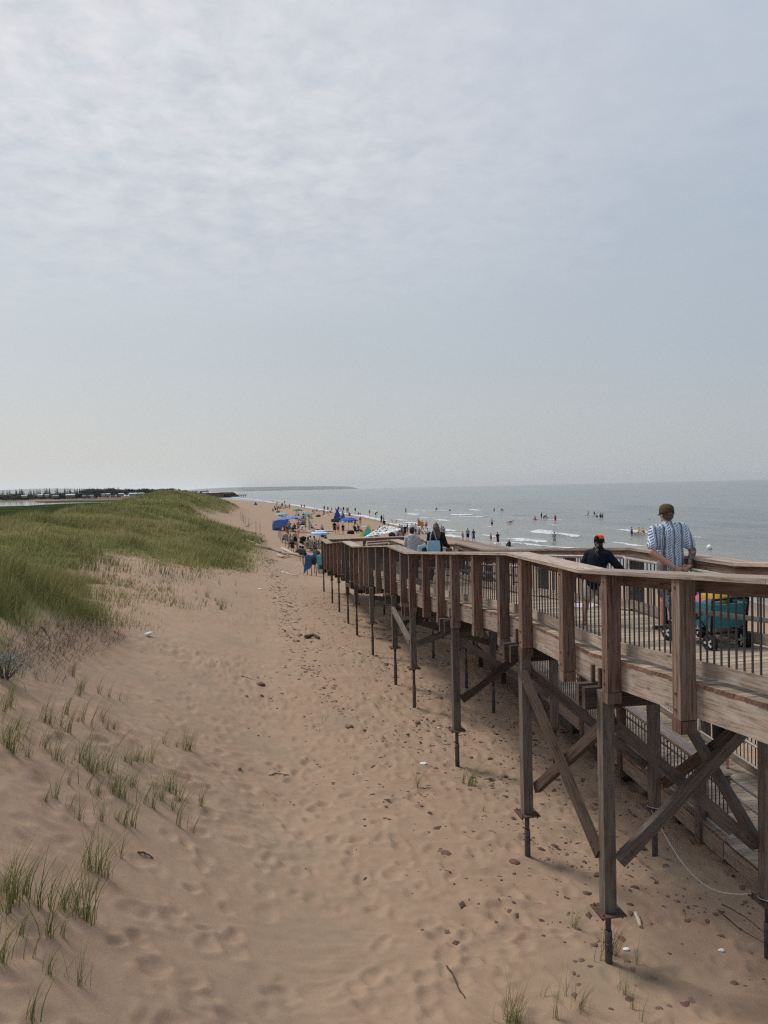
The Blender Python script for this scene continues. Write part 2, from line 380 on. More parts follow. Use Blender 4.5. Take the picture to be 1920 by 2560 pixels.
def grid_mesh(name,us,vs_,fxy,fz):
    U,V=np.meshgrid(us,vs_,indexing='ij'); x,y=fxy(U,V); z=fz(x,y)
    nu,nv=U.shape; co=np.stack([x,y,z],-1).reshape(-1,3)
    i=np.arange(nu-1)[:,None]*nv+np.arange(nv-1)[None,:]
    f=np.stack([i,i+nv,i+nv+1,i+1],-1).reshape(-1,4)
    me=bpy.data.meshes.new(name); me.vertices.add(len(co)); me.vertices.foreach_set('co',co.ravel())
    me.loops.add(f.size); me.loops.foreach_set('vertex_index',f.ravel().astype(np.int32))
    me.polygons.add(len(f)); me.polygons.foreach_set('loop_start',np.arange(0,f.size,4,dtype=np.int32)); me.polygons.foreach_set('loop_total',np.full(len(f),4,np.int32))
    me.update(); me.validate(); smooth(me); return me,x.ravel(),y.ravel(),z.ravel()
def fattr(me,name,val):
    a=me.attributes.new(name,'FLOAT','POINT'); a.data.foreach_set('value',np.asarray(val,np.float32).ravel())
def geo(a,b,d0,g):
    o=[a]; d=d0
    while o[-1]<b: o.append(o[-1]+d); d*=g
    return o
WB_T=[0,12,15,17,19.5,20.8,22,23,24.5,27,30,40,53,66,80,92,97,104,125,134,150,200,280,420,700]
WB=[-9.6,-8.45,-7.95,-7.9,-7.75,-7.5,-7.3,-7.6,-6.5,-4.9,-4.5,-4.2,-3.3,-2.9,-2.7,-3.2,-5.5,-9.8,-11.2,-9.5,-8.0,-7.0,-6.5,-8,-30]
def veg(x,y):
    t,w=tw(x,y); wb=np.interp(t,WB_T,WB)+.5*fbm(x/1.6,y/1.6,2,71)+1.3*np.clip((t-45)/10,0,1)
    d=wb-w
    sparse=np.clip((t-23)/4,0,1)*np.clip((47-t)/7,0,1)*np.clip((w+13)/2,0,1)      # thin growth on the low flat behind the hump
    soft=1.0+5*sparse+3.2*np.clip((t-45)/10,0,1)
    v=np.clip(d/soft,0,1)
    v=v**(1+.8*sparse)*np.clip(1.0-.7*sparse*np.clip(.5+1.8*fbm(x/1.1,y/1.1,2,74),0,1),0,1)
    bare=np.clip(1.8*fbm(x/4,y/4,2,77)-.35,0,1)*np.clip(1-np.abs(t-46)/40,0,1)*np.clip((w+14)/3,0,1)
    return np.clip(v*(1-bare),0,1)
ts=np.array([1.0,2,3,4]+geo(4.5,9.5,.028,1.0005)+geo(9.55,15,.043,1.002)+geo(15.06,60,.065,1.018)); ts=np.unique(np.concatenate([ts,geo(ts[-1]+1,2600,1.4,1.06)]))
ws=np.concatenate([-np.array(geo(8.6,1900,.16,1.09))[::-1],np.arange(-8.5,5.2,.038),np.array(geo(5.2,62,.09,1.06))])
me,gx,gy,gzv=grid_mesh('ground',ts,ws,lambda U,V:(3.96+(-.18*U+V+np.interp(U,SH_T,SH_S))/Q,(U+.18*(V+np.interp(U,SH_T,SH_S)))/Q),ground)
_t,_w=tw(gx,gy); _vg=veg(gx,gy)*(1-.8*np.clip((_t-23)/3,0,1)*np.clip((48-_t)/6,0,1)*np.clip((_w+12.5)/2,0,1)); fattr(me,'veg',_vg); 
fattr(me,'wet',np.clip((_w-22)/4,0,1)); fattr(me,'marsh',np.clip((-22-_w)/12,0,1)); fattr(me,'far',np.clip((_t-700)/300,0,1)*np.clip((-30-_w)/20,0,1))
m_,nt,b=mat('beach sand and dune turf'); ob=nd(nt,'ShaderNodeTexCoord').outputs['Object']
n_big=noise(nt,ob,.35,4,.55); n_mid=noise(nt,ob,2.6,5,.6); n_fin=noise(nt,ob,160,2,.6); n_gr=noise(nt,ob,26,6,.7); n_st=noise(nt,ob,1,5,.6,0,(1.3,5,5),(0,0,R(-15)))
sand=mixc(nt,ramp(nt,n_big,[(.3,0.0),(.7,1.0)]),(.355,.242,.168),(.372,.266,.186))
sand=mixc(nt,ramp(nt,n_mid,[(.35,0.0),(.75,.55)]),sand,(.27,.177,.125))
sand=mixc(nt,ramp(nt,n_st,[(.45,0.0),(.75,.35)]),sand,(.385,.28,.20))
sand=mixc(nt,ramp(nt,n_gr,[(.60,0.0),(.74,.55)]),sand,(.25,.155,.115))
sand=mixc(nt,ramp(nt,n_fin,[(.28,.28),(.5,0.0)]),sand,(.17,.105,.08))
wet=attr(nt,'wet').outputs['Fac']
sand=mixc(nt,mth(nt,'MULTIPLY',wet,.75),sand,(.15,.10,.075))
sand=mixc(nt,ramp(nt,noise(nt,ob,.55,5,.6,.4,None,(0,0,.4)),[(.52,0.0),(.66,.5)]),sand,(.255,.205,.145))
vg=attr(nt,'veg').outputs['Fac']; n_v=noise(nt,ob,.18,5,.6); n_v2=noise(nt,ob,3,5,.65)
turf=mixc(nt,ramp(nt,n_v,[(.35,0.0),(.65,1.0)]),(.135,.145,.05),(.21,.19,.08))
turf=mixc(nt,ramp(nt,n_v2,[(.35,0.0),(.72,.7)]),turf,(.085,.10,.034))
mar=mixc(nt,ramp(nt,noise(nt,ob,.05,8,.7),[(.35,0.0),(.65,1.0)]),(.020,.031,.009),(.043,.054,.016))
turf=mixc(nt,attr(nt,'marsh').outputs['Fac'],turf,mar)
farc=mixc(nt,ramp(nt,noise(nt,ob,.012,4,.6),[(.42,0.0),(.55,1.0)]),(.07,.075,.04),(.30,.22,.16))
turf=mixc(nt,attr(nt,'far').outputs['Fac'],turf,farc)
vm=ramp(nt,mth(nt,'ADD',mth(nt,'MULTIPLY',vg,.9),mth(nt,'MULTIPLY',n_v2,.25)),[(.25,0.0),(.8,1.0)])
nt.links.new(mixc(nt,vm,sand,turf),b.inputs['Base Color']); nt.links.new(mth(nt,'MULTIPLY',mth(nt,'SUBTRACT',1.0,vg),.12),b.inputs['Specular IOR Level'])
nt.links.new(mth(nt,'SUBTRACT',1.0,mth(nt,'MULTIPLY',wet,.5)),b.inputs['Roughness'])
hb=mth(nt,'ADD',mth(nt,'MULTIPLY',n_fin,.25),mth(nt,'ADD',mth(nt,'MULTIPLY',n_gr,.6),mth(nt,'MULTIPLY',n_mid,.9))); bump(nt,b,hb,.5,.018)
M_GROUND=m_
gobj=tag(link('ground',me,m_),kind='structure')

# ---------------------------------------------------------------- sea
FOAM=[(475,190,600,195,1.0),(560,203,800,210,.7),(900,188,985,195,1.2),(715,232,900,242,1.1),(800,255,1010,262,.8),(1100,222,1185,224,.9),(250,225,355,228,.9),(0,120,210,124,.8),(440,124,620,126,.7),
(1030,448,1190,468,1.0),(1268,486,1500,498,1.1),(1400,512,1640,520,.9),(580,390,690,410,1.6),(1400,275,1450,278,.7),(680,432,780,440,.9),(1595,425,1700,432,1.4),(400,268,490,276,.8),(150,345,330,338,1.2),(120,285,230,300,.9),(620,455,760,475,.9),(250,318,330,330,1.0),(180,362,420,372,1.3),(640,500,900,560,.7),(1150,545,1440,560,.7)]
FOAM_L=[]
for x0,y0,x1,y1,s_ in FOAM:
    A=ray(960+x0/4.1475,1230+y0/4.1475); B_=ray(960+x1/4.1475,1230+y1/4.1475)
    FOAM_L.append((*(A*(SEA/A[2]))[:2],*(B_*(SEA/B_[2]))[:2],s_))
for x0,y0,x1,y1,s_ in [(1345,1333,1440,1344,1.15),(1300,1350,1357,1357,1.0),(1290,1364,1500,1375,.8),(1380,1300,1400,1301,.8)]+[(690,1251,740,1253,1.2),(730,1262,830,1280,1.3),(830,1281,905,1292,1.2),(905,1290,960,1303,1.2),(960,1308,1005,1316,1.2),(640,1250,690,1258,1.3),(575,1243,650,1250,1.6),(560,1240,600,1244,2)]:
    A=ray(x0,y0); B_=ray(x1,y1); FOAM_L.append((*(A*(SEA/A[2]))[:2],*(B_*(SEA/B_[2]))[:2],s_))
def sea_z(x,y):
    t,w=tw(x,y); near=np.clip((170-w)/80,0,1)*np.clip((w-20)/12,0,1)*np.clip((900-t)/500,0,1)
    ph=w+4.0*fbm(t/28,w/40,2,81)
    sw=np.sin(ph*2*math.pi/13.0); z=near*(.20*np.sign(sw)*np.abs(sw)**1.5*np.clip(.45+1.3*fbm(t/22,w/9,2,83),0,1.2))
    z=z+near*.05*fbm(t/3.2,w/1.3,3,86)
    for ax,ay,bx,by,s_ in FOAM_L:
        dx,dy=bx-ax,by-ay; L2=dx*dx+dy*dy; k=np.clip(((x-ax)*dx+(y-ay)*dy)/L2,0,1); d=np.hypot(x-ax-k*dx,y-ay-k*dy)
        z=z+.17*s_*np.exp(-(d/1.3)**2)
    return SEA+z
def foam(x,y):
    t,w=tw(x,y); f=np.zeros_like(x)
    for ax,ay,bx,by,s_ in FOAM_L:
        dx,dy=bx-ax,by-ay; L2=dx*dx+dy*dy; k=np.clip(((x-ax)*dx+(y-ay)*dy)/L2,0,1); d=np.hypot(x-ax-k*dx,y-ay-k*dy)
        jit=.8+.9*fbm(x/2.3,y/2.3,3,91)
        f=np.maximum(f,np.clip(1.25-d/(1.25*s_)/np.clip(jit,.25,2),0,1))
    ph=w+4.0*fbm(t/28,w/40,2,81); sw=np.sin((ph+1.0)*2*math.pi/13.0)
    f=np.maximum(f,np.clip((sw-.86)*7,0,1)*np.clip(2.6*fbm(t/11,w/8,3,97)-.25,0,1)*np.clip((85-w)/35,0,1)*np.clip((w-28)/3,0,1)*.9)
    edge=np.exp(-((w-26.9-.8*fbm(t/7,w*0,2,95))/.8)**2)*np.clip((800-t)/300,0,1)
    return np.clip(np.maximum(f,.5*edge),0,1)
ts=np.array([30]+geo(45,330,.75,1.003)); ts=np.unique(np.concatenate([ts,geo(ts[-1]+2,45000,3,1.09)]))
ws=np.concatenate([np.arange(24.5,130,.5),geo(130.6,45000,.8,1.07)])
me,x,y,z=grid_mesh('sea',ts,ws,lambda U,V:(3.96+(-.18*U+V+np.interp(U,SH_T,SH_S))/Q,(U+.18*(V+np.interp(U,SH_T,SH_S)))/Q),sea_z)
fattr(me,'foam',foam(x,y)); _t,_w=tw(x,y); fattr(me,'shallow',np.clip(1-(_w-26)/45,0,1))
m_,nt,b=mat('grey green sea water'); ob=nd(nt,'ShaderNodeTexCoord').outputs['Object']
rot=(0,0,R(10.2))
w1=noise(nt,ob,1,5,.6,.3,(.55,.10,1),rot); w2=noise(nt,ob,1,4,.55,.2,(.06,.012,1),rot); w3=noise(nt,ob,1,4,.6,.2,(1.7,.6,1),rot)
wc=mixc(nt,ramp(nt,w2,[(.3,0.0),(.7,1.0)]),(.125,.152,.158),(.165,.19,.19))
wc=mixc(nt,attr(nt,'shallow').outputs['Fac'],wc,(.22,.21,.18))
fo=attr(nt,'foam').outputs['Fac']; fn=noise(nt,ob,1.6,6,.7)
fm=ramp(nt,mth(nt,'ADD',fo,mth(nt,'MULTIPLY',mth(nt,'SUBTRACT',fn,.5),1.1)),[(.42,0.0),(.62,1.0)])
nt.links.new(mixc(nt,fm,wc,(.62,.64,.65)),b.inputs['Base Color'])
nt.links.new(mth(nt,'ADD',.16,mth(nt,'MULTIPLY',fm,.6)),b.inputs['Roughness']); b.inputs['IOR'].default_value=1.333; b.inputs['Specular IOR Level'].default_value=.5
hh=mth(nt,'ADD',mth(nt,'MULTIPLY',w2,3.2),mth(nt,'ADD',w1,mth(nt,'MULTIPLY',w3,.35))); bump(nt,b,hh,1.0,1.1)
sea=tag(link('sea',me,m_),kind='structure'); M_SEA=m_

# still lagoon behind the dunes
pts=[]
for px,py in [(-160,1270),(0,1266),(72,1264),(108,1261.5),(181,1258.2),(289,1255.2),(289,1254),(181,1256.4),(120,1257.4),(92,1256.6),(86,1253.4),(0,1253.9),(-160,1256)]:
    r_=ray(px,py); p_=r_*(-6.28/r_[2]); pts.append((p_[0],p_[1]))
bm=bmesh.new(); vv=[bm.verts.new((x_,y_,-6.28)) for x_,y_ in pts]; bm.faces.new(vv); me=bpy.data.meshes.new('lagoon'); bm.to_mesh(me); bm.free()
m_,nt,b=mat('lagoon water'); b.inputs['Base Color'].default_value=(.10,.12,.13,1); b.inputs['Roughness'].default_value=.08
bump(nt,b,noise(nt,nd(nt,'ShaderNodeTexCoord').outputs['Object'],.3,3),.12,.3)
tag(link('lagoon_water',me,m_),kind='structure')
def ridge(name,pts,depth,m__):
    """a low far hill: crest line given as (x,y,top), falling away behind and in front"""
    rows=[]
    for f_,hf in ((-1,-.0),(-.45,.55),(-.1,.97),(.25,1.0),(1.2,.3)):
        rows.append([Vector((x_,y_+f_*depth,SEA-.5+(z_-SEA+.5)*hf)) for x_,y_,z_ in pts])
    me=loftmesh(rows,False,False); smooth(me); return tag(link(name,me,m__),kind='structure')
m_,nt,b=mat('far wooded shore'); nt.links.new(ramp(nt,noise(nt,nd(nt,'ShaderNodeTexCoord').outputs['Object'],.004,5,.6),[(.4,(.045,.06,.035)),(.6,(.09,.10,.05))]),b.inputs['Base Color']); b.inputs['Roughness'].default_value=.95
def far_pt(px,py,Y):
    r_=ray(px,py); return tuple(r_*Y)
HL=[(455,1227),(500,1222),(560,1219),(640,1217.5),(720,1216.2),(800,1215.5),(860,1215.8),(878,1217.5),(895,1221.3)]
ridge('headland',[far_pt(px,py,24000) for px,py in HL],900,m_)
HL=[(-120,1229),(0,1225),(60,1222.5),(130,1221),(200,1222.5),(330,1224),(420,1228)]
ridge('far_hills',[far_pt(px,py,24000) for px,py in HL],900,m_)

# ---------------------------------------------------------------- boardwalk
ZU=[(0,-1.48),(2.5,-1.48),(9.05,-2.01),(11.58,-2.01),(19.15,-2.605),(21.63,-2.605),(28.7,-3.145),(31.7,-3.145),(38.2,-3.66),(41.3,-3.66)]
ZL=[(8.2,-5.645),(14.6,-5.17),(19.3,-4.78),(21.8,-4.78),(28.9,-4.2),(31.4,-4.2),(38.25,-3.66),(41.3,-3.66)]
def zu(t): return float(np.interp(t,[a for a,_ in ZU],[b for _,b in ZU]))
def zl(t): return float(np.interp(t,[a for a,_ in ZL],[b for _,b in ZL]))
def brk(Z,a,b): return [a]+[t for t,_ in Z if a+.02<t<b-.02]+[b]
def slab(mb,M,zf,s0,s1,o0,o1,za,zb,axis=0,rnd=None):
    """piece along a rail or ramp: s along, o across, za..zb above the deck height there"""
    mb.hexa([[[M(s,o,zf(s)+z_) for z_ in (za,zb)] for o in (o0,o1)] for s in (s0,s1)],axis,rnd)
upper=empty('boardwalk_ramp',P(20,1.1,-5.5),0,'upper timber boardwalk ramp on tall posts, carrying the man in the patterned shirt','boardwalk')
lower=empty('boardwalk_ramp',P(20,4.1,-5.5),0,'lower timber boardwalk ramp behind, running down into the sand under the upper one','boardwalk')
def inv(root,o):                      # keep world placement under a placed root
    o.parent=root; o.matrix_parent_inverse=Matrix.Translation(-Vector(root.location)); return o
def part(root,mb,name,mt): return inv(root,mb.build(name,mt))
def sub(par,mb,name,mt): o=mb.build(name,mt); o.parent=par; return o

def deck(root,zf,Z,t0,t1,w0,w1,skip=None):
    br=brk(Z,t0,t1)
    for a,b_ in zip(br,br[1:]):
        mb=MB(); n=max(1,round((b_-a)/.146)); st=(b_-a)/n
        for k in range(n):
            s0=a+k*st+.004; s1=a+(k+1)*st-.004
            e0,e1=random.uniform(-.008,.008),random.uniform(-.008,.008); dz=random.uniform(-.0025,.0025)
            mb.hexa([[[P(s,w,zf(s)+z_+dz) for z_ in (-.038,0)] for w in (w0+e0,w1+e1)] for s in (s0,s1)],1)
        o=part(root,mb,'deck',W_DECK); o.data.materials.append(W_END)
        for pl in o.data.polygons:
            if pl.index%6 in (2,3): pl.material_index=1
        mb=MB()
        for w in np.linspace(w0+.25,w1-.25,4): slab(mb,lambda s,o,z:P(s,o,z),zf,a,b_,w-.02,w+.02,-.325,-.041)
        part(root,mb,'floor_joist',W_DARK)

def railing(root,M,zf,Z,s0,s1,posts,post_drop=.46,bays=True,rim=True,cap_ext=(0,0),pi=.118,po_=.276,co=.302):
    """M(s,off,z): off = outward from the baluster plane"""
    br=brk(Z,s0,s1)
    for i,(a,b_) in enumerate(zip(br,br[1:])):
        a2=a-(cap_ext[0] if i==0 else 0); b2=b_+(cap_ext[1] if i==len(br)-2 else 0)
        # cap boards in lengths, butted with a hair of a gap
        n=max(1,round((b2-a2)/3.4)); mb=MB()
        for k in range(n):
            q0=a2+(b2-a2)*k/n; q1=a2+(b2-a2)*(k+1)/n-.004
            slab(mb,M,zf,q0,q1,-.055,co,.96,1.0)
        part(root,mb,'cap_rail',W_GREY)
        mb=MB(); slab(mb,M,zf,a,b_,-.019,.019,.82,.958); part(root,mb,'header_board',W_RED)
        if rim:
            mb=MB(); n=max(1,round((b_-a)/3.6))
            for k in range(n): slab(mb,M,zf,a+(b_-a)*k/n+.002,a+(b_-a)*(k+1)/n-.002,.075,.113,-.325,-.040)
            part(root,mb,'rim_joist',W_GREY)
    for p in posts:
        z=zf(p); pd=post_drop(p) if callable(post_drop) else post_drop
        mb=MB(); j=random.uniform(-.006,.006)
        mb.hexa([[[M(p+ds,o,z+z_) for z_ in (-pd+.125,.957)] for o in (pi,po_)] for ds in (-.066+j,.066+j)],2)
        po=part(root,mb,'railing_post',random.choice([W_RED,W_RED,W_POST]))
        mb=MB(); mb.hexa([[[M(p+ds,o,z+z_) for z_ in (-pd,-pd+.118)] for o in (pi-.003,po_+.005)] for ds in (-.071+j,.071+j)],2)
        sub(po,mb,'post_foot',W_RED)
        if p<16:
            for zz,oo in ((-.10,po_+.002),(-.25,po_+.002),(.88,po_+.002)):
                mb=MB(); mb.tube([M(p+j+.01,oo-.004,z+zz),M(p+j+.01,oo+.010,z+zz)],.013,7); sub(po,mb,'bolt',M_RUST)
    cuts=[s0]+[p for p in posts if s0+.1<p<s1-.1]+[s1]
    for a,b_ in zip(cuts,cuts[1:]):
        if b_-a<.25: continue
        mb=MB()
        for q0,q1 in zip(brk(Z,a,b_),brk(Z,a,b_)[1:]): slab(mb,M,zf,q0+.001,q1-.001,-.019,.019,.045,.18)
        part(root,mb,'toe_board',W_GREY)
        mb=MB(); n=max(2,round((b_-a)/.105))
        for k in range(n):
            s=a+(b_-a)*(k+.5)/n; mb.tube([M(s,0,zf(s)+.178),M(s,0,zf(s)+.825)],.0095,6,False)
        part(root,mb,'baluster_panel',M_IRON)

wUL,wUR,wLL,wLR=.205,1.97,3.185,4.915
ML=lambda s,o,z:P(s,wUL-o,z)
MR=lambda s,o,z:P(s,wUR+o,z)
MLL=lambda s,o,z:P(s,wLL-o,z)
MLR=lambda s,o,z:P(s,wLR+o,z)
ME_=lambda s,o,z:P(41.16+o,s,z)
deck(upper,zu,ZU,0,38.2,wUL-.12,wUR+.12)
mbk=None
# turning platform at the far end spans both ramps
deck(upper,zu,ZU,38.2,41.28,wUL-.12,wLR+.12)
deck(lower,zl,ZL,8.2,38.19,wLL-.12,wLR+.12)
PL=[1.4,2.7,4.1,5.55,7.03,8.46,9.64,11.08,12.04,13.43,14.86,15.98,17.27,18.75,19.81,21.22,22.2,23.64,25.11,26.14,27.25,28.57,29.67,31.1,32.26,33.83,35.4,36.93,38.41,39.8,41.1]
PR=[1.4,2.8,4.2,5.6,7.0,8.3,9.35,10.6,11.85,13.1,14.4,15.7,17.0,18.2,19.4,20.6,21.9,23.3,24.7,26.1,27.4,28.8,30.2,31.6,32.9,34.2,35.5,36.8,38.05]
railing(upper,ML,zu,ZU,0,41.28,PL)
railing(upper,MR,zu,ZU,0,38.15,PR)
cz=lambda s:-3.66
railing(upper,ME_,cz,[],wUL+.05,wLR-.05,[1.0,2.3,3.6,4.7],.45)
PLL=[11.6,13.0,14.2,15.9,17.5,19.2,21.8,23.5,25.2,27,28.9,31.4,33.2,35,36.8,38.0]
railing(lower,MLL,zl,ZL,11.0,38.15,PLL,lambda p:min(.46,max(.30,.05+zl(p)+5.75)),pi=.028,po_=.165,co=.185)
railing(lower,MLR,zl,ZL,9.2,41.28,[9.3,10.8,12.6,14.4,16.2,18,19.5,21.5,23.3,25.2,27,29,31.4,33.2,35,36.8,38.4,39.8],lambda p:min(.46,max(.30,.05+zl(p)+5.9)),pi=.028,po_=.165,co=.185)
mb=MB(); slab(mb,lambda s,o,z:P(s,o,z),zl,8.2,10.98,wLL-.113,wLL-.075,-.30,-.04); part(lower,mb,'rim_joist',W_GREY); mb=MB(); slab(mb,lambda s,o,z:P(s,o,z),zl,8.2,9.2,wLR+.06,wLR+.10,-.30,-.04); part(lower,mb,'rim_joist',W_GREY)


# pipe handrails, held off the balusters on bent brackets
def handrail(root,M,zf,Z,s0,s1,hs=(.86,.62),off=-.10,step=1.6,loops=True):
    ps=sorted(set(brk(Z,s0,s1)))
    tops=[[M(s,off,zf(s)+h) for s in ps] for h in hs]
    mb=MB()
    if loops and len(hs)==2:
        def endcap(s,sgn):
            zc_=zf(s)+(hs[0]+hs[1])/2; rr=(hs[0]-hs[1])/2
            return [M(s+sgn*rr*.9*math.sin(math.pi*k/6),off,zc_+rr*math.cos(math.pi*k/6)) for k in range(1,6)]
        path=tops[0]+endcap(s1,1)+tops[1][::-1]+endcap(s0,-1)[::-1]+[tops[0][0]]
        mb.tube(path,.0225,10)
    else:
        for tp in tops: mb.tube(tp,.0225,10)
    o=part(root,mb,'handrail',M_PIPE)
    s=s0+.4
    while s<s1:
        mb=MB()
        for h in hs:
            z=zf(s)+h
            mb.tube([M(s,off,z-.02),M(s,off,z-.075),M(s,off*.6,z-.105),M(s,-.012,z-.105)],.009,6)
        sub(o,mb,'rail_bracket',M_IRON); s+=step
for a,b_ in ((.5,7.75),(11.7,19.0),(21.8,28.6),(31.8,38.0)):
    handrail(upper,ML,zu,ZU,a,b_); handrail(upper,MR,zu,ZU,a,b_+.2)
handrail(upper,ML,zu,ZU,8.0,11.5,(.84,)); handrail(upper,MR,zu,ZU,8.2,11.6,(.84,))
for a,b_ in ((9.4,19.2),(21.9,28.8),(31.5,38.0)):
    handrail(lower,MLR,zl,ZL,a,b_)
    if a>20: handrail(lower,MLL,zl,ZL,a,b_)
handrail(lower,MLL,zl,ZL,9.2,19.2)
# free-standing posts of the lower ramp's middle rail
def standing_rail(s0,s1,w):
    mb=MB()
    for h in (.86,.50): mb.tube([P(s,w,zl(s)+h) for s in np.linspace(s0,s1,6)],.021,8)
    o=part(lower,mb,'handrail',M_PIPE)
    for s in np.arange(s0+.3,s1,1.9):
        mb=MB(); mb.tube([P(s,w,zl(s)),P(s,w,zl(s)+.86)],.027,8); mb.box(P(s,w,zl(s))-Vector((.06,.06,0)),P(s,w,zl(s))+Vector((.06,.06,.008))); sub(o,mb,'rail_stand',M_PIPE)
standing_rail(9.6,17.5,4.42)

# bents: square posts on screw piles, paired cross beams, braces
BENT=[(2.6,-4.75,1),(4.7,-4.8,1),(8.6,-4.85,1),(11.13,-4.8,1),(14.9,-4.74,1),(18.75,-4.42,1),(21.13,-4.4,1),(24.98,-4.38,1),(28.58,-4.3,1),(31.08,-4.26,1),(34.06,-4.05,0),(36.86,-4.25,0),(40.9,-4.3,0)]
wc0,wc1=.0,2.02
def col(t,w,zt,zb,big):
    g=gz(*P(t,w,0)[:2]); c_=P(t,w,0)
    zb=max(zb,g+.42) if big else zt-.22
    mb=MB(); hw=.07 if big else .055
    mb.hexa([[[P(t+a,w+b_,z_) for z_ in (zb+.02,zt)] for b_ in (-hw,hw)] for a in (-hw,hw)],2)
    o=part(upper,mb,'support_post',W_POST)
    mb=MB(); mb.hexa([[[P(t+a,w+b_,z_) for z_ in (zb,zb+.018)] for b_ in (-.15,.15)] for a in (-.15,.15)] if big else [[[P(t+a,w+b_,z_) for z_ in (zb,zb+.018)] for b_ in (-.09,.09)] for a in (-.09,.09)],0)
    if big:
        for a in (-.115,.115):
            for b_ in (-.115,.115):
                p=P(t+a,w+b_,zb); mb.tube([p-Vector((0,0,.03)),p+Vector((0,0,.05))],.012,6)
    sub(o,mb,'base_plate',M_RUST)
    mb=MB(); p=Vector((c_.x,c_.y,0)); zmid=zb-(zb-g)*.42
    mb.tube([p+Vector((0,0,zb)),p+Vector((0,0,zmid))],.033,12); mb.tube([p+Vector((0,0,zmid+.03)),p+Vector((0,0,zmid+.02)),p+Vector((0,0,g-.4))],[.036,.043,.043],12)
    for k in range(4):
        an=random.uniform(0,6.28); zz=zmid-.05-.07*(k%2); mb.tube([p+Vector((0,0,zz)),p+Vector((math.cos(an)*.062,math.sin(an)*.062,zz))],.011,6)
    mb.tube([p+Vector((0,0,zb)),p+Vector((0,0,zb-.05))],.048,12)
    sub(o,mb,'screw_pile',M_PILE)
    return zb
BZ={}
for t,zb,big in BENT:
    zt=zu(t)-.33
    for w in (wc0,wc1): BZ[(t,w)]=col(t,w,zt-.02 if big else zt-.24,zb-(.12 if w==wc1 else 0),big)
    for dt in ((.118,.30) if big else (0,)):      # paired beams clasping the posts, ends showing past the rail
        mb=MB(); e=random.uniform(-.03,.03)
        mb.hexa([[[P(t+dt+a,w,z_) for z_ in (zt-.25,zt+(-.002 if big else -.003))] for w in (-.20+e,2.36+e)] for a in (-.043,.043)],1); part(upper,mb,'cross_beam',W_DARK)
    for dt in (.118,.30) if big else ():
        mb=MB(); mb.hexa([[[P(t+dt+a,w,z_) for z_ in (zt-.02,zt+.20)] for w in (-.02,.02)] for a in (-.022,.022)],2); part(upper,mb,'beam_bracket',M_RUST)
def brace(p0,p1):
    mb=MB(); mb.bar(p0,p1,.085,.135); o=part(upper,mb,'diagonal_brace',W_POST if random.random()<.6 else W_DARK)
    mb=MB(); d=(p1-p0).normalized(); s_=d.cross(Vector((0,0,1))).normalized()
    for p in (p0+d*.09,p0+d*.17,p1-d*.09,p1-d*.17): mb.tube([p-s_*.055,p+s_*.055],.012,6)
    sub(o,mb,'bolts',M_RUST)
for t,zb,big in BENT:
    if not big: continue
    zt=zu(t)-.66
    b0,b1=BZ[(t,wc0)],BZ[(t,wc1)]
    if t!=11.13: brace(P(t-.12,wc0+.08,b0+.62),P(t-.12,wc1-.08,zt+.03))
    brace(P(t+.12,wc0+.08,zt-.05),P(t+.12,wc1-.08,b1+.62))
for ta,tb in ((2.6,4.7),(8.6,11.13),(18.75,21.13),(28.58,31.08)):
    for w,o in ((wc0,.0),(wc1,.0)):
        za,zb_=zu(ta)-.66,zu(tb)-.66; ba,bb=BZ[(ta,w)],BZ[(tb,w)]
        brace(P(ta+.08,w+.125,za-.04),P(tb-.08,w+.125,bb+.40)); brace(P(tb-.08,w-.05,zb_-.04),P(ta+.08,w-.05,ba+.62))
# lower ramp: short posts and piles down to the sand
for t in (12.3,14.2,16.5,19.2,21.8,24,26.5,28.9,31.4,33.5,35.5,38,40.8):
    for w in (wLL+.15,wLR-.15):
        g=gz(*P(t,w,0)[:2]); z=zl(t)-.33
        if z-g<.1: continue
        mb=MB(); mb.hexa([[[P(t+a,w+b_,z_) for z_ in (g-.3,z)] for b_ in (-.06,.06)] for a in (-.06,.06)],2); part(lower,mb,'support_post',W_DARK)
    mb=MB(); mb.hexa([[[P(t+a,w,z_) for z_ in (zl(t)-.55,zl(t)-.327)] for w in (wLL-.1,wLR+.1)] for a in (-.045,.045)],1); part(lower,mb,'cross_beam',W_DARK)

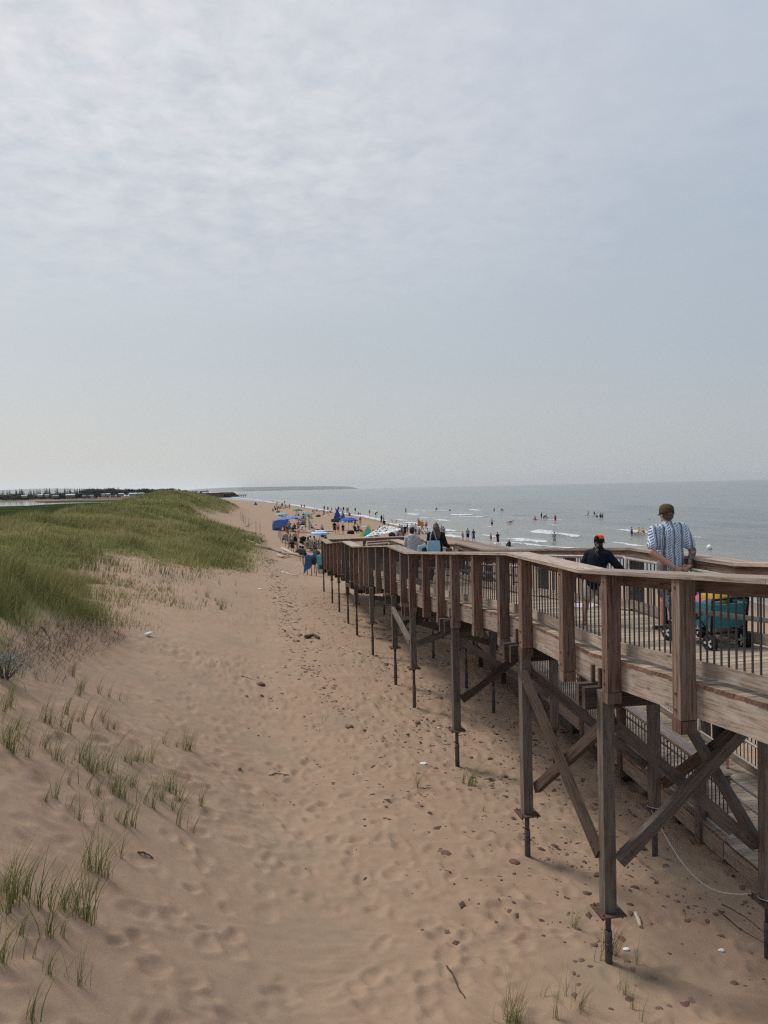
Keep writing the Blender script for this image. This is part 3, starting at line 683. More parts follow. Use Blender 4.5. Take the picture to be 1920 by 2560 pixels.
# ---------------------------------------------------------------- dune grass
def blades(name,x,y,z,h,wd,lean_a,lean,col,segs=3,parent=None,mt=None):
    """one mesh of many grass blades, each a tapered curved strip"""
    n=len(x); k=np.arange(segs+1)/segs
    la,lb=np.cos(lean_a),np.sin(lean_a)
    fa=RNG.uniform(0,2*math.pi,n); px_,py_=np.cos(fa),np.sin(fa)
    prof=1-k**1.6; prof[-1]=.06
    cxs=x[:,None]+(la*lean*h)[:,None]*(k**1.8)[None]; cys=y[:,None]+(lb*lean*h)[:,None]*(k**1.8)[None]
    czs=z[:,None]+h[:,None]*(k*(1-.18*(lean[:,None]*k)**2))
    hw=wd[:,None]*prof[None]/2
    L=np.stack([cxs-px_[:,None]*hw,cys-py_[:,None]*hw,czs],-1); Rr=np.stack([cxs+px_[:,None]*hw,cys+py_[:,None]*hw,czs],-1)
    co=np.stack([L,Rr],2).reshape(-1,3)
    base=(np.arange(n)*(segs+1)*2)[:,None]; s_=(np.arange(segs)*2)[None]
    i=base+s_; f=np.stack([i,i+1,i+3,i+2],-1).reshape(-1,4)
    me=bpy.data.meshes.new(name); me.vertices.add(len(co)); me.vertices.foreach_set('co',co.ravel())
    me.loops.add(f.size); me.loops.foreach_set('vertex_index',f.ravel().astype(np.int32))
    me.polygons.add(len(f)); me.polygons.foreach_set('loop_start',np.arange(0,f.size,4,dtype=np.int32)); me.polygons.foreach_set('loop_total',np.full(len(f),4,np.int32))
    me.update(); smooth(me)
    fattr(me,'tone',np.repeat(col,(segs+1)*2)); fattr(me,'tip',np.tile(np.repeat(k,2),n))
    return link(name,me,mt or M_GRASS,parent)
m_,nt,b=mat('beach grass'); tn=attr(nt,'tone').outputs['Fac']; tp=attr(nt,'tip').outputs['Fac']
gc=ramp(nt,tn,[(0,(.105,.125,.034)),(.4,(.235,.235,.085)),(.72,(.36,.32,.135)),(.9,(.50,.41,.21)),(1,(.57,.46,.28))])
gc=mixc(nt,ramp(nt,tp,[(.55,0.0),(1,.5)]),gc,(.33,.29,.13))
nt.links.new(gc,b.inputs['Base Color']); b.inputs['Roughness'].default_value=.6; b.inputs['Specular IOR Level'].default_value=.25
tr=nd(nt,'ShaderNodeBsdfTranslucent'); nt.links.new(gc,tr.inputs[0]); ms=nd(nt,'ShaderNodeMixShader'); ms.inputs[0].default_value=.25
nt.links.new(b.outputs[0],ms.inputs[1]); nt.links.new(tr.outputs[0],ms.inputs[2]); nt.links.new(ms.outputs[0],nt.nodes['Material Output'].inputs[0])
M_GRASS=m_
def scatter(N,t0,t1,wmin,wmax,power=1.0):
    u=RNG.random(N); t=(t0**(1-power)+(t1**(1-power)-t0**(1-power))*u)**(1/(1-power)) if power!=1 else t0*(t1/t0)**u
    w=RNG.uniform(wmin,wmax,N)
    s_=np.interp(t,SH_T,SH_S); x=3.96+(-.18*t+w+s_)/Q; y=(t+.18*(w+s_))/Q
    k=(x/y>-.60)&(y>6); return x[k],y[k]
def grass(name,label,N,t0,t1,wmin,wmax,wk,hk,power,thr=.05,gam=1.0,straw=.0):
    x,y=scatter(N,t0,t1,wmin,wmax,power); v=veg(x,y)
    cl=.5+.5*fbm(x/.55,y/.55,2,101)+.25*fbm(x/2.4,y/2.4,2,103)          # clumping
    keep=RNG.random(len(x))<np.clip(v**gam,0,1)*np.clip(cl*1.7-.15,.04,1); keep&=v>thr
    x,y,v=x[keep],y[keep],v[keep]; z=h0(x,y)-.03; d=np.hypot(x,y)
    patch=np.clip(.5+1.1*fbm(x/7,y/9,3,105),0,1); hp=np.clip(.55+.9*fbm(x/2.2,y/2.6,2,106),.35,1.3)
    h=hk*RNG.uniform(.6,1.12,len(x))*hp*(.55+.45*v)
    wd=.004+wk*d; la=R(20)+RNG.normal(0,.8,len(x)); lean=RNG.uniform(.12,.6,len(x))
    dk=np.clip(1.4*fbm(x/4,y/5,3,108),0,1); col=np.clip(.16+.50*patch-.35*dk+RNG.normal(0,.19,len(x))+straw*(RNG.random(len(x))<.22)+(RNG.random(len(x))<.05)*.35,0,1)
    o=blades(name,x,y,z,h,wd,la,lean,col); tag(o,label,'grass',kind='stuff'); return len(x)
n1=grass('dune_grass','tall green and straw coloured grass covering the dune hump',240000,8,34,-24,-4,.00050,.74,.6,straw=.3)
n2=grass('dune_grass','green dune grass on the low flat and slopes farther along',210000,33,80,-40,-2,.00062,.72,.8,gam=.9,straw=.35)
n3=grass('dune_grass','distant green grass along the dune ridge',170000,78,330,-60,-2,.00070,.75,1.0,gam=.6,straw=.3)
# dry roots and dead stems hanging out of the eroded dune face
x,y=scatter(60000,13,24,-10.5,-7.2,.5); t,w=tw(x,y); wb=np.interp(t,WB_T,WB); k=(t>13.5)&(t<22)&(w>wb-.7)&(w<wb+.8)&(RNG.random(len(x))<.15*np.exp(-((w-wb-.0)/.45)**2)); x,y=x[k],y[k]
m_d=plain('dead stems',(.13,.088,.062),.9,0,.4,30)
tag(blades('dead_stems',x,y,h0(x,y)-.02,RNG.uniform(.12,.42,len(x)),np.full(len(x),.009),R(-20)+RNG.normal(0,1.1,len(x)),RNG.uniform(.7,2.2,len(x)),np.zeros(len(x)),3,None,m_d),'dry brown roots and dead stems on the eroded dune face','grass',kind='stuff')

# single tufts on the bare slope: built once per shape, then copied
TUFT_ME=[]
for q in range(9):
    n=[11,20,30,17,38,7,25,14,5][q]; an=RNG.uniform(0,6.28,n); rr=np.abs(RNG.normal(0,[.02,.05,.06,.03,.10,.04,.07,.05,.02][q],n))
    o=blades('tuft',rr*np.cos(an),rr*np.sin(an),np.full(n,-.02),RNG.uniform(.16,.66,n),RNG.uniform(.005,.010,n),R(12)+RNG.normal(0,.85,n),RNG.uniform(.2,.95,n),np.clip(RNG.normal(.24,.19,n),.02,1),5)
    TUFT_ME.append(o.data); bpy.data.objects.remove(o)
def tuft(px,py,k,hs,label,group):
    p=ground_at(px,py); o=bpy.data.objects.new('grass_tuft',TUFT_ME[k%9]); C.objects.link(o); o.location=p; o.rotation_euler=(0,0,random.uniform(-.9,.9)); hs*=random.uniform(.75,1.3); o.scale=(hs,hs,hs*random.uniform(.85,1.15)); tag(o,label,'grass tuft',group); return o
SL=[(230,135),(330,155),(350,180),(435,400),(445,370),(400,290),(600,410),(545,390),(690,450),(660,430),(240,550),(275,560),(360,500),(430,545),(455,545),(500,575),(565,545),(590,590),(630,590),(375,605),(335,570),(320,640),(140,635),(245,690),(150,755),(70,740),(40,720),(300,760),(340,770),(395,775),(440,770),(480,790),(500,830),(530,820),(560,820),(600,830),(620,830),(690,770),(720,780),(760,770),(790,775),(830,770),(905,680),(935,695),(975,690),(1020,700),(1050,705),(250,980),(300,970),(380,890),(480,920),(540,945),(620,930),(655,965),(690,975),(720,915),(740,910),(795,995),(845,1020),(890,985),(935,930),(970,950),(990,990),(955,1035),(390,1025),(435,1085),(560,1100),(650,1095),(685,1115),(725,1125),(985,1120),(1065,1150),(1110,1020),(480,1360),(540,1390),(595,1420),(665,1295),(20,660),(10,560),(50,620),(20,500),(60,470),(90,600),(15,700),(100,660),(10,440),(60,430),(30,1600),(65,1550),(130,1505),(205,1570),(275,1575),(330,1590),(350,1585),(405,1590),(475,1635),(110,1735),(265,1730),(345,1740),(180,1845),(270,1940),(435,2010),(10,1880),(170,2195),(15,1470),(90,1500)]
for i,(zx,zy) in enumerate(SL):
    px,py=zx/2.2117,1560+zy/2.2117
    near=.84 if zy<700 else .95 if zy<1200 else 1.1
    tuft(px,py,i*5+i//7,near*random.uniform(.75,1.1),'thin tuft of green beach grass on the bare sand slope at lower left','grass tufts on the bare sand slope')
for zx,zy,k,s_ in [(545,975,2,.8),(755,1120,4,1.1),(785,1130,3,.8),(905,1190,7,.7),(830,1360,6,.8),(880,1440,7,.9),(575,1440,4,.8),(160,1520,4,1.1),(205,1521,4,1.0),(440,1510,7,1),(930,1520,8,1),(495,1370,8,.9),(370,1365,5,.6),(690,1160,5,.9),(20,300,7,.6)]:
    tuft(1200+zx/2.3042,1900+zy/2.3042,k,s_*.72,'green grass tuft on the shaded sand near the foot of the closest post','grass tufts by the near posts')
for zx,zy,k,s_ in [(1285,1260,1,.75),(1610,1245,2,.9),(1590,1240,5,.8),(120,200,1,.9),(150,195,3,.9),(45,130,2,.8),(90,150,1,.8),(210,60,0,.8),(280,130,5,.7),(740,860,5,.5),(215,110,7,.6),(1555,1230,7,.7)]:
    tuft(500+zx/2.37,1440+zy/2.37,k,s_,'small grass tuft on the open sand between the dune and the boardwalk','grass tufts on the open sand')
for zx,zy,k,s_ in [(340,925,4,1.0),(375,945,2,.9),(570,870,4,1.3),(600,850,2,1.1),(545,840,2,1.0),(460,820,1,.8),(650,900,5,.9),(685,880,5,.9),(715,920,7,.9),(765,930,8,.8),(800,940,8,.8),(800,825,1,.7),(920,740,2,.8),(1000,700,2,.8),(1310,820,4,.9),(1290,790,2,.8),(1220,740,1,.8),(1370,800,0,.7),(850,780,5,.7),(760,790,1,.7),(1160,720,1,.7),(1450,740,5,.6)]:
    tuft(zx/2.37,1180+zy/2.37,k,s_,'sparse grass tuft at the foot of the grassy dune hump','grass tufts along the dune foot')

# silvery shrub at the left edge
root=ground_at(14,1702); s_=empty('dusty_shrub',root,0,'small silvery grey green shrub on the sand at the left edge','shrub')
mb=MB()
lv=[]
for k in range(34):
    an=random.uniform(0,6.28); ra=random.uniform(.05,.33); h=random.uniform(.18,.40)*(1-.5*(ra/.4)**2)
    p1=Vector((math.cos(an)*ra,math.sin(an)*ra,h)); mb.tube([Vector((math.cos(an)*.03,math.sin(an)*.03,-.03)),p1*.55+Vector((0,0,-.03)),p1],[.007,.006,.004],5,False); lv.append(p1)
o=mb.build('stem',plain('shrub stem',(.12,.11,.08)),s_)
mb=MB()
for p in lv:
    for j in range(46):
        c_=p+Vector((random.gauss(0,.045),random.gauss(0,.045),random.gauss(-.01,.05))); d=(c_-p+Vector((random.gauss(0,.02),random.gauss(0,.02),.03))).normalized(); s2=d.cross(Vector((random.random(),random.random(),.3))).normalized()*.008; l=d*.028
        mb.quad(c_,c_+l*.5+s2,c_+l,c_+l*.5-s2)
m_,nt,b=mat('silver leaves'); nt.links.new(ramp(nt,attr(nt,'rnd').outputs['Fac'],[(0,(.13,.17,.14)),(1,(.36,.41,.36))]),b.inputs['Base Color']); b.inputs['Roughness'].default_value=.8
mb.build('foliage',m_,s_)

# ---------------------------------------------------------------- stones, driftwood, litter
ST_ME=[]
for q in range(7):
    bm=bmesh.new(); bmesh.ops.create_icosphere(bm,subdivisions=2,radius=1)
    for v in bm.verts:
        n=float(fbm(np.array([v.co.x*1.3+q*7]),np.array([v.co.y*1.3+v.co.z*1.7]),2,200+q)[0]); v.co*=1+.28*n
        v.co.z*=.42+.1*(q%3); v.co.x*=1.25
    me=bpy.data.meshes.new('stone'); bm.to_mesh(me); bm.free(); smooth(me); ST_ME.append(me)
m_,nt,b=mat('red sandstone'); oi=nd(nt,'ShaderNodeObjectInfo'); ob=nd(nt,'ShaderNodeTexCoord').outputs['Object']
sc_=ramp(nt,oi.outputs['Random'],[(0,(.14,.072,.053)),(.5,(.22,.112,.08)),(.85,(.27,.155,.115)),(1,(.32,.24,.18))]); nt.links.new(mixc(nt,ramp(nt,noise(nt,ob,2.2,5,.65),[(.35,0.0),(.7,.6)]),sc_,(.075,.045,.037)),b.inputs['Base Color']); b.inputs['Roughness'].default_value=.85; bump(nt,b,noise(nt,ob,5,4),.5,.1)
M_STONE=m_
for me in ST_ME: me.materials.append(m_)
def stone(p,r,label,group):
    o=bpy.data.objects.new('stone',random.choice(ST_ME)); C.objects.link(o); o.location=p-Vector((0,0,r*.28)); r*=random.choice((.6,.8,1,1,1.25)); o.scale=(r,r,r*random.uniform(.8,1.1)); o.rotation_euler=(random.uniform(-.15,.15),random.uniform(-.15,.15),random.uniform(0,6.28)); tag(o,label,'stone',group)
def inpoly(n,poly):
    xs=[p[0] for p in poly]; ys=[p[1] for p in poly]; out=[]
    while len(out)<n:
        x_,y_=random.uniform(min(xs),max(xs)),random.uniform(min(ys),max(ys)); c_=False
        for (ax,ay),(bx,by) in zip(poly,poly[1:]+poly[:1]):
            if (ay>y_)!=(by>y_) and x_<(bx-ax)*(y_-ay)/(by-ay)+ax: c_=not c_
        if c_: out.append((x_,y_))
    return out
for x_,y_ in inpoly(95,[(770,1655),(815,1650),(850,1715),(895,1780),(890,1805),(850,1795),(800,1770),(775,1700)]): stone(ground_at(x_,y_),random.uniform(.022,.055),'small flat red stone in the dense streak of stones on the open sand','stones in the streak on the open sand')
for x_,y_ in inpoly(34,[(640,1690),(720,1640),(760,1690),(730,1790),(650,1760)]): stone(ground_at(x_,y_),random.uniform(.025,.06),'red stone scattered left of the dense streak of stones','stones left of the streak')
for x_,y_ in inpoly(52,[(1020,1760),(1290,1900),(1280,2020),(1130,1960),(1000,1850)]): stone(ground_at(x_,y_),random.uniform(.025,.055),'reddish stone on the sand along the second and third posts','stones along the middle posts')
for x_,y_ in inpoly(95,[(1210,2120),(1480,2000),(1900,2230),(1915,2500),(1500,2540),(1300,2420)]): stone(ground_at(x_,y_),random.uniform(.022,.055),'dull red stone on the shaded sand under the near end of the boardwalk','stones under the near boardwalk')
for (x_,y_,r),lb in zip([(649,1714,.10),(834,1716,.085),(834,1722,.085),(872,1820,.10),(1107,2087,.075),(1018,2162,.06),(1228,2080,.08),(728,1778,.08),(496,1689,.06),(1110,2135,.09)],
    ['round dark red stone lying alone left of the stone streak','upper of two round stones touching at the edge of the streak','lower of two round stones touching at the edge of the streak','flat red slab just below the end of the stone streak','flat round red stone on the greenish sand below the third post','small dark stone on the greenish sand left of the flat round one','square dark stone by the foot of the third post','dark stone at the end of the thin line of debris','small brown stone alone on the smooth dune slope','oval red stone on the greenish sand, largest there']): stone(ground_at(x_,y_),r,lb,None)
# innumerable small pebbles, twigs and seaweed crumbs
def debris(name,label,pts,size,mt,flat=.45,long=1.6):
    bv=[];bf=[]
    base=[(1,0,0),(0,1,0),(-1,0,0),(0,-1,0),(0,0,1),(0,0,-.6)]; fs=[(0,1,4),(1,2,4),(2,3,4),(3,0,4),(1,0,5),(2,1,5),(3,2,5),(0,3,5)]
    for p in pts:
        r=size*random.lognormvariate(0,.45); a=random.uniform(0,6.28); k=len(bv); lg=random.uniform(1,long)
        for x_,y_,z_ in base:
            x2=x_*r*lg*random.uniform(.7,1.2); y2=y_*r*random.uniform(.7,1.2); bv.append((p[0]+x2*math.cos(a)-y2*math.sin(a),p[1]+x2*math.sin(a)+y2*math.cos(a),p[2]+z_*r*flat))
        bf+=[tuple(k+i for i in f) for f in fs]
    me=bpy.data.meshes.new(name); me.from_pydata(bv,[],bf); return tag(link(name,me,mt),label,'pebbles',kind='stuff')
pt=[]
for _ in range(5200):
    t=random.uniform(9,62); w=random.gauss(.8 if t<25 else -.9,1.7 if t<25 else 1.3); p=P(t,w,0); pt.append((p.x,p.y))
xs=np.array([p[0] for p in pt]); ys=np.array([p[1] for p in pt]); kk=fbm(xs/1.1,ys/.8,3,301)>.02; xs,ys=xs[kk],ys[kk]; zs=ground(xs,ys)
debris('pebbles','small dark pebbles and seaweed crumbs scattered along the sand',list(zip(xs,ys,zs)),.017,plain('dark pebbles',(.13,.072,.054),.85,0,.4,8))
pt=[]
for _ in range(4200):
    t=random.uniform(9.5,40); p=P(t,random.gauss(1.2,1.9)+(.6 if t<14 else 0),0); pt.append((p.x,p.y))
xs=np.array([p[0] for p in pt]); ys=np.array([p[1] for p in pt]); kk=fbm(xs/1.6,ys/1.0,3,311)>-.02; xs,ys=xs[kk],ys[kk]; zs=ground(xs,ys)
debris('bark_flecks','dark flat flecks of bark and weed strewn under and beside the boardwalk',list(zip(xs,ys,zs)),.023,plain('dark flecks',(.10,.058,.045),.85,0,.4,8),.4,2.4)
pt=[P(random.uniform(22,58),random.gauss(-2.4,.35),0) for _ in range(620)]; xs=np.array([p.x for p in pt]); ys=np.array([p.y for p in pt]); zs=ground(xs,ys)
debris('seaweed','dark red seaweed wrack in a line below the dune',list(zip(xs,ys,zs)),.034,plain('seaweed',(.13,.068,.052),.8,0,.4,8),.5,2.6)
def log(name,pts,r0,label,cat,mt=None,sub_=False):
    pp=[]
    for i,(px,py,dz) in enumerate(pts): p=ground_at(px,py); p.z+=dz; pp.append(p)
    fine=[]
    for a,b_ in zip(pp,pp[1:]):
        for k in range(4): fine.append(a.lerp(b_,k/4)+Vector((random.gauss(0,r0*.35),random.gauss(0,r0*.35),random.gauss(0,r0*.25))))
    fine.append(pp[-1]); n=len(fine)
    mb=MB(); mb.tube(fine,[r0*(1-.55*i/n)*random.uniform(.85,1.12) for i in range(n)],9); return tag(mb.build(name,mt or W_DRIFT),label,cat)
log('driftwood',[(640,1367,.1),(690,1378,.15),(720,1390,.2),(767,1398,.15)],.16,'long bleached driftwood log leaning on the fence stakes','driftwood')
log('driftwood',[(705,1376,.12),(725,1383,.12),(748,1390,.05)],.13,'short bleached log lying along the long driftwood log','driftwood')
log('driftwood',[(695,1391,.1),(708,1396,.1),(720,1392,.15)],.10,'small pale driftwood branch below the long log','driftwood')
log('driftwood',[(617,1352,.05),(640,1362,.1)],.10,'driftwood pole at the tip of the grass beside the beach','driftwood')
log('driftwood',[(615,1318,.05),(622,1310,.5),(630,1305,.9)],.08,'bent pale branch rising out of the sand past the grass','driftwood')
log('driftwood',[(705,1430,.02),(725,1437,.04),(745,1441,.02)],.07,'grey stick half buried in the sand left of the fence','driftwood')
log('stick',[(767,1596,.06),(785,1595,.08),(798,1600,.06)],.075,'short thick dark red driftwood chunk on the sand near the stone streak','driftwood',W_DARK)
log('stick',[(672,1943,.01),(690,1945,.03),(708,1941,.02),(722,1944,.01)],.012,'thin crooked dark twig alone on the smooth sand','twig',W_DARK)
log('stick',[(603,1695,.01),(615,1697,.02),(630,1702,.01)],.012,'thin dark twig beside the round red stone','twig',W_DARK)
log('stick',[(92,1589,.02),(99,1584,.10),(104,1585,.13),(114,1594,.10),(124,1603,.06),(126,1613,.0)],.014,'bent dark root arching out of the sand below the dune face','twig',W_DARK)
log('stick',[(1117,2420,.02),(1130,2440,.02),(1150,2480,.02),(1162,2505,.01)],.010,'long curved dark stem on the sand at the bottom','twig',W_DARK)
log('stick',[(1588,2290,.02),(1602,2325,.02)],.032,'pale broken stick lying on the sand beside the nearest pile','driftwood')
log('stick',[(1795,2283,.03),(1850,2335,.06),(1915,2375,.05)],.009,'upper of two long dark rods lying on the sand at right','rod',W_DARK)
log('stick',[(1805,2275,.05),(1860,2312,.08),(1918,2350,.06)],.008,'thinner dark rod lying beside the long one at right','rod',W_DARK)
log('stick',[(345,2137,.01),(362,2140,.02),(383,2150,.01)],.013,'short curled dark twig on the sand slope at left','twig',W_DARK)
def blob(name,p,r,sc,mt,label,cat,seed=0,amp=.35):
    bm=bmesh.new(); bmesh.ops.create_icosphere(bm,subdivisions=3,radius=1)
    for v in bm.verts:
        n=float(fbm(np.array([v.co.x*1.8+seed]),np.array([v.co.y*1.8+v.co.z*2.1]),3,400+seed)[0]); v.co*=1+amp*n; v.co=Vector((v.co.x*sc[0],v.co.y*sc[1],v.co.z*sc[2]))*r
    me=bpy.data.meshes.new(name); bm.to_mesh(me); bm.free(); smooth(me); o=link(name,me,mt); o.location=p; return tag(o,label,cat)
M_WHITE=plain('white plastic',(.78,.78,.76),.35)
p=ground_at(372,1592)
jug=empty('plastic_jug',p+Vector((0,0,.07)),.9,'crumpled white plastic jug lying on the sand below the dune','jug'); jug.rotation_euler=(R(78),.25,2.2); jug.scale=(.8,.8,.8)
def lathe(name,prof,mt,parent=None,n=14,sx=1,sy=1):
    me=loftmesh([[Vector((r_*math.cos(2*math.pi*k/n)*sx,r_*math.sin(2*math.pi*k/n)*sy,z_)) for k in range(n)] for r_,z_ in prof]); smooth(me); return link(name,me,mt,parent)
lathe('jug_body',[(.05,-.14),(.085,-.135),(.088,-.05),(.082,-.02),(.088,.03),(.08,.08),(.045,.13),(.022,.15),(.022,.17)],M_WHITE,jug,14,1,.8)
lathe('jug_cap',[(.026,.168),(.026,.195),(.01,.2)],cloth((.6,.6,.62),.4),jug,12)
blob('shell',ground_at(1059,1914)+Vector((0,0,.02)),.055,(1.3,1,.5),M_WHITE,'white shell on the sand between the dune and the fourth post','shell',3,.2)
for x_,y_,lb in [(858,1622,'tiny white shell on the sand near the dark driftwood chunk'),(1095,1824,'pale shell fragment left of the third post pile'),(1803,2380,'white shell fragment by the pile at lower right'),(1566,2378,'white scrap beside the grass at the nearest pile'),(650,1473,'white scrap on the sand at the edge of the sparse grass')]:
    blob('shell',ground_at(x_,y_)+Vector((0,0,.012)),.03 if y_>1600 else .07,(1.3,.9,.5),M_WHITE,lb,'shell',int(x_)%9,.3)
# rope tied between the two right-hand piles
z0=BZ[(11.13,wc1)]; z1=BZ[(8.6,wc1)]
A=P(11.0,wc1-.12,z0+.03); B_=P(8.72,wc1-.12,z1+.03)
pp=[A.lerp(B_,k/24)-Vector((0,0,.42*math.sin(math.pi*k/24))) for k in range(25)]
mb=MB(); mb.tube([P(11.13+.1*math.cos(a),wc1+.1*math.sin(a),z0+.035+.01*math.sin(2*a)) for a in np.linspace(0,6.28,15)],.008,6); mb.tube(pp,.008,6); mb.tube([P(8.6+.1*math.cos(a),wc1+.1*math.sin(a),z1+.035+.01*math.sin(2*a)) for a in np.linspace(0,6.28,15)],.008,6)
tag(mb.build('rope',M_ROPE),'thin pale rope sagging between the two right hand posts','rope')

# ---------------------------------------------------------------- people
def caps(p0,p1,r0,r1,flat=1.0,side=(1,0,0),n=14):
    """tapered limb segment with rounded ends; flat squeezes it across 'side'"""
    p0,p1=Vector(p0),Vector(p1); d=p1-p0
    if d.length<1e-5: d=Vector((0,0,1e-4)); 
    d.normalize(); s=Vector(side); s=s-d*s.dot(d)
    if s.length<1e-3: s=Vector((0,1,0))-d*d.y
    s.normalize(); f=d.cross(s); rings=[]
    for a in (-1.45,-1.0,-.5): rings.append((p0+d*r0*math.sin(a)*min(1,flat+.3),r0*math.cos(a)))
    rings+= [(p0,r0),(p0.lerp(p1,.5),(r0+r1)/2),(p1,r1)]
    for a in (.5,1.0,1.45): rings.append((p1+d*r1*math.sin(a)*min(1,flat+.3),r1*math.cos(a)))
    return [[c+s*math.cos(2*math.pi*k/n)*r+f*math.sin(2*math.pi*k/n)*r*flat for k in range(n)] for c,r in rings]
def ball(c,rx,ry,rz,rot=None,n=14):
    c=Vector(c); rg=[]
    for i in range(9):
        a=-1.5+3.0*i/8
        rg.append([(c+(rot@Vector((rx*math.cos(a)*math.cos(2*math.pi*k/n),ry*math.cos(a)*math.sin(2*math.pi*k/n),rz*math.sin(a))) if rot else c+Vector((rx*math.cos(a)*math.cos(2*math.pi*k/n),ry*math.cos(a)*math.sin(2*math.pi*k/n),rz*math.sin(a))))) if False else c+((rot@Vector((rx*math.cos(a)*math.cos(2*math.pi*k/n),ry*math.cos(a)*math.sin(2*math.pi*k/n),rz*math.sin(a)))) if rot else Vector((rx*math.cos(a)*math.cos(2*math.pi*k/n),ry*math.cos(a)*math.sin(2*math.pi*k/n),rz*math.sin(a)))) for k in range(n)])
    return rg
def solid(parts,voxel,it=4):
    """one continuous surface grown round overlapping limb segments"""
    v=[];f=[]
    for rg in parts:
        b=len(v); n=len(rg[0])
        for r_ in rg: v+=[tuple(p) for p in r_]
        for i in range(len(rg)-1):
            for k in range(n): k2=(k+1)%n; f.append((b+i*n+k,b+i*n+k2,b+(i+1)*n+k2,b+(i+1)*n+k))
        f.append(tuple(b+k for k in range(n))[::-1]); f.append(tuple(b+(len(rg)-1)*n+k for k in range(n)))
    me=bpy.data.meshes.new('s'); me.from_pydata(v,[],f)
    bm=bmesh.new(); bm.from_mesh(me); bmesh.ops.recalc_face_normals(bm,faces=bm.faces); bm.to_mesh(me); bm.free()
    o=bpy.data.objects.new('s',me); C.objects.link(o)
    m1=o.modifiers.new('r','REMESH'); m1.mode='VOXEL'; m1.voxel_size=voxel; m1.use_smooth_shade=True
    m2=o.modifiers.new('s','SMOOTH'); m2.factor=.5; m2.iterations=it
    dg=bpy.context.evaluated_depsgraph_get(); dg.update(); r_=bpy.data.meshes.new_from_object(o.evaluated_get(dg))
    bpy.data.objects.remove(o); bpy.data.meshes.remove(me); smooth(r_); return r_
def fk(p):
    """joints of a 1.72 m figure facing +Y from a few angles (degrees)"""
    g=lambda k,d: p.get(k,d)
    lean=R(g('lean',3)); up=Vector((math.sin(R(g('tilt',0))),math.sin(lean),math.cos(lean))).normalized()
    J={}; legs=g('legs',((2,3,4),(-2,3,2))); ll=[]
    for sgn,(a,ab,k) in zip((1,-1),legs):
        a,ab,k=R(a),R(ab),R(k)
        d1=Vector((sgn*math.sin(ab),math.sin(a)*math.cos(ab),-math.cos(a)*math.cos(ab))); a2=a-k
        d2=Vector((sgn*math.sin(ab)*.6,math.sin(a2)*math.cos(ab),-math.cos(a2)*math.cos(ab))); ll.append((d1*.43,d2*.42,a2))
    low=max(-(d1.z+d2.z) for d1,d2,_ in ll)+.09-.04
    pel=Vector((0,0,g('pz',low+.04)))
    J['pel']=pel; J['wa']=pel+up*.19; J['ch']=pel+up*.37; J['nk']=pel+up*.52
    hp=R(g('head',0)); hy=R(g('hyaw',0)); hu=(up+Vector((0,math.sin(hp),0))).normalized(); J['hd']=J['nk']+hu*.155; J['hu']=hu; J['hyaw']=hy; J['up']=up
    for sgn,s,(d1,d2,a2) in zip((1,-1),'RL',ll):
        h=pel+Vector((sgn*.088,0,-.03)); J['h'+s]=h; J['k'+s]=h+d1; J['a'+s]=h+d1+d2
        ft=g('foot',0); J['t'+s]=J['a'+s]+(Vector((sgn*.03,.17,-.045)) if g('flat',True) else Vector((sgn*.02,.10*math.cos(a2),.14*math.sin(a2)+.02)))
    sy=R(g('turn',0))
    for sgn,s,(a,ab,e) in zip((1,-1),'RL',g('arms',((5,9,12),(3,9,12)))):
        sh=J['nk']-up*.075+Vector((sgn*.178*math.cos(sy),-sgn*.178*math.sin(sy)*-1,0)); a,ab,e=R(a),R(ab),R(e)
        d1=Vector((sgn*math.sin(ab),math.sin(a)*math.cos(ab),-math.cos(a)*math.cos(ab))); a2=a+e
        d2=Vector((sgn*math.sin(ab)*(.5 if e>.5 else 1),math.sin(a2)*math.cos(ab),-math.cos(a2)*math.cos(ab))).normalized()
        J['s'+s]=sh; J['e'+s]=sh+d1*.29; J['w'+s]=sh+d1*.29+d2*.25; J['f'+s]=J['w'+s]+d2*.155
    return J
def headparts(J,face=True):
    h=J['hd']; rz=Matrix.Rotation(J['hyaw'],3,'Z'); q=lambda x,y,z:h+rz@Vector((x,y,z))
    pr=[ball(q(0,-.008,.022),.076,.094,.098),ball(q(0,.022,-.045),.058,.068,.07),caps(J['nk']-J['up']*.03,h-J['hu']*.05,.058,.052)]
    if face:
        pr+=[caps(q(0,.09,.012),q(0,.108,-.028),.009,.014),ball(q(0,.082,-.06),.026,.012,.008),ball(q(0,.075,-.085),.026,.018,.016)]
        for sg in (1,-1): pr+=[ball(q(sg*.079,-.01,-.005),.009,.02,.032),ball(q(sg*.031,.083,.022),.012,.007,.007)]
    return pr
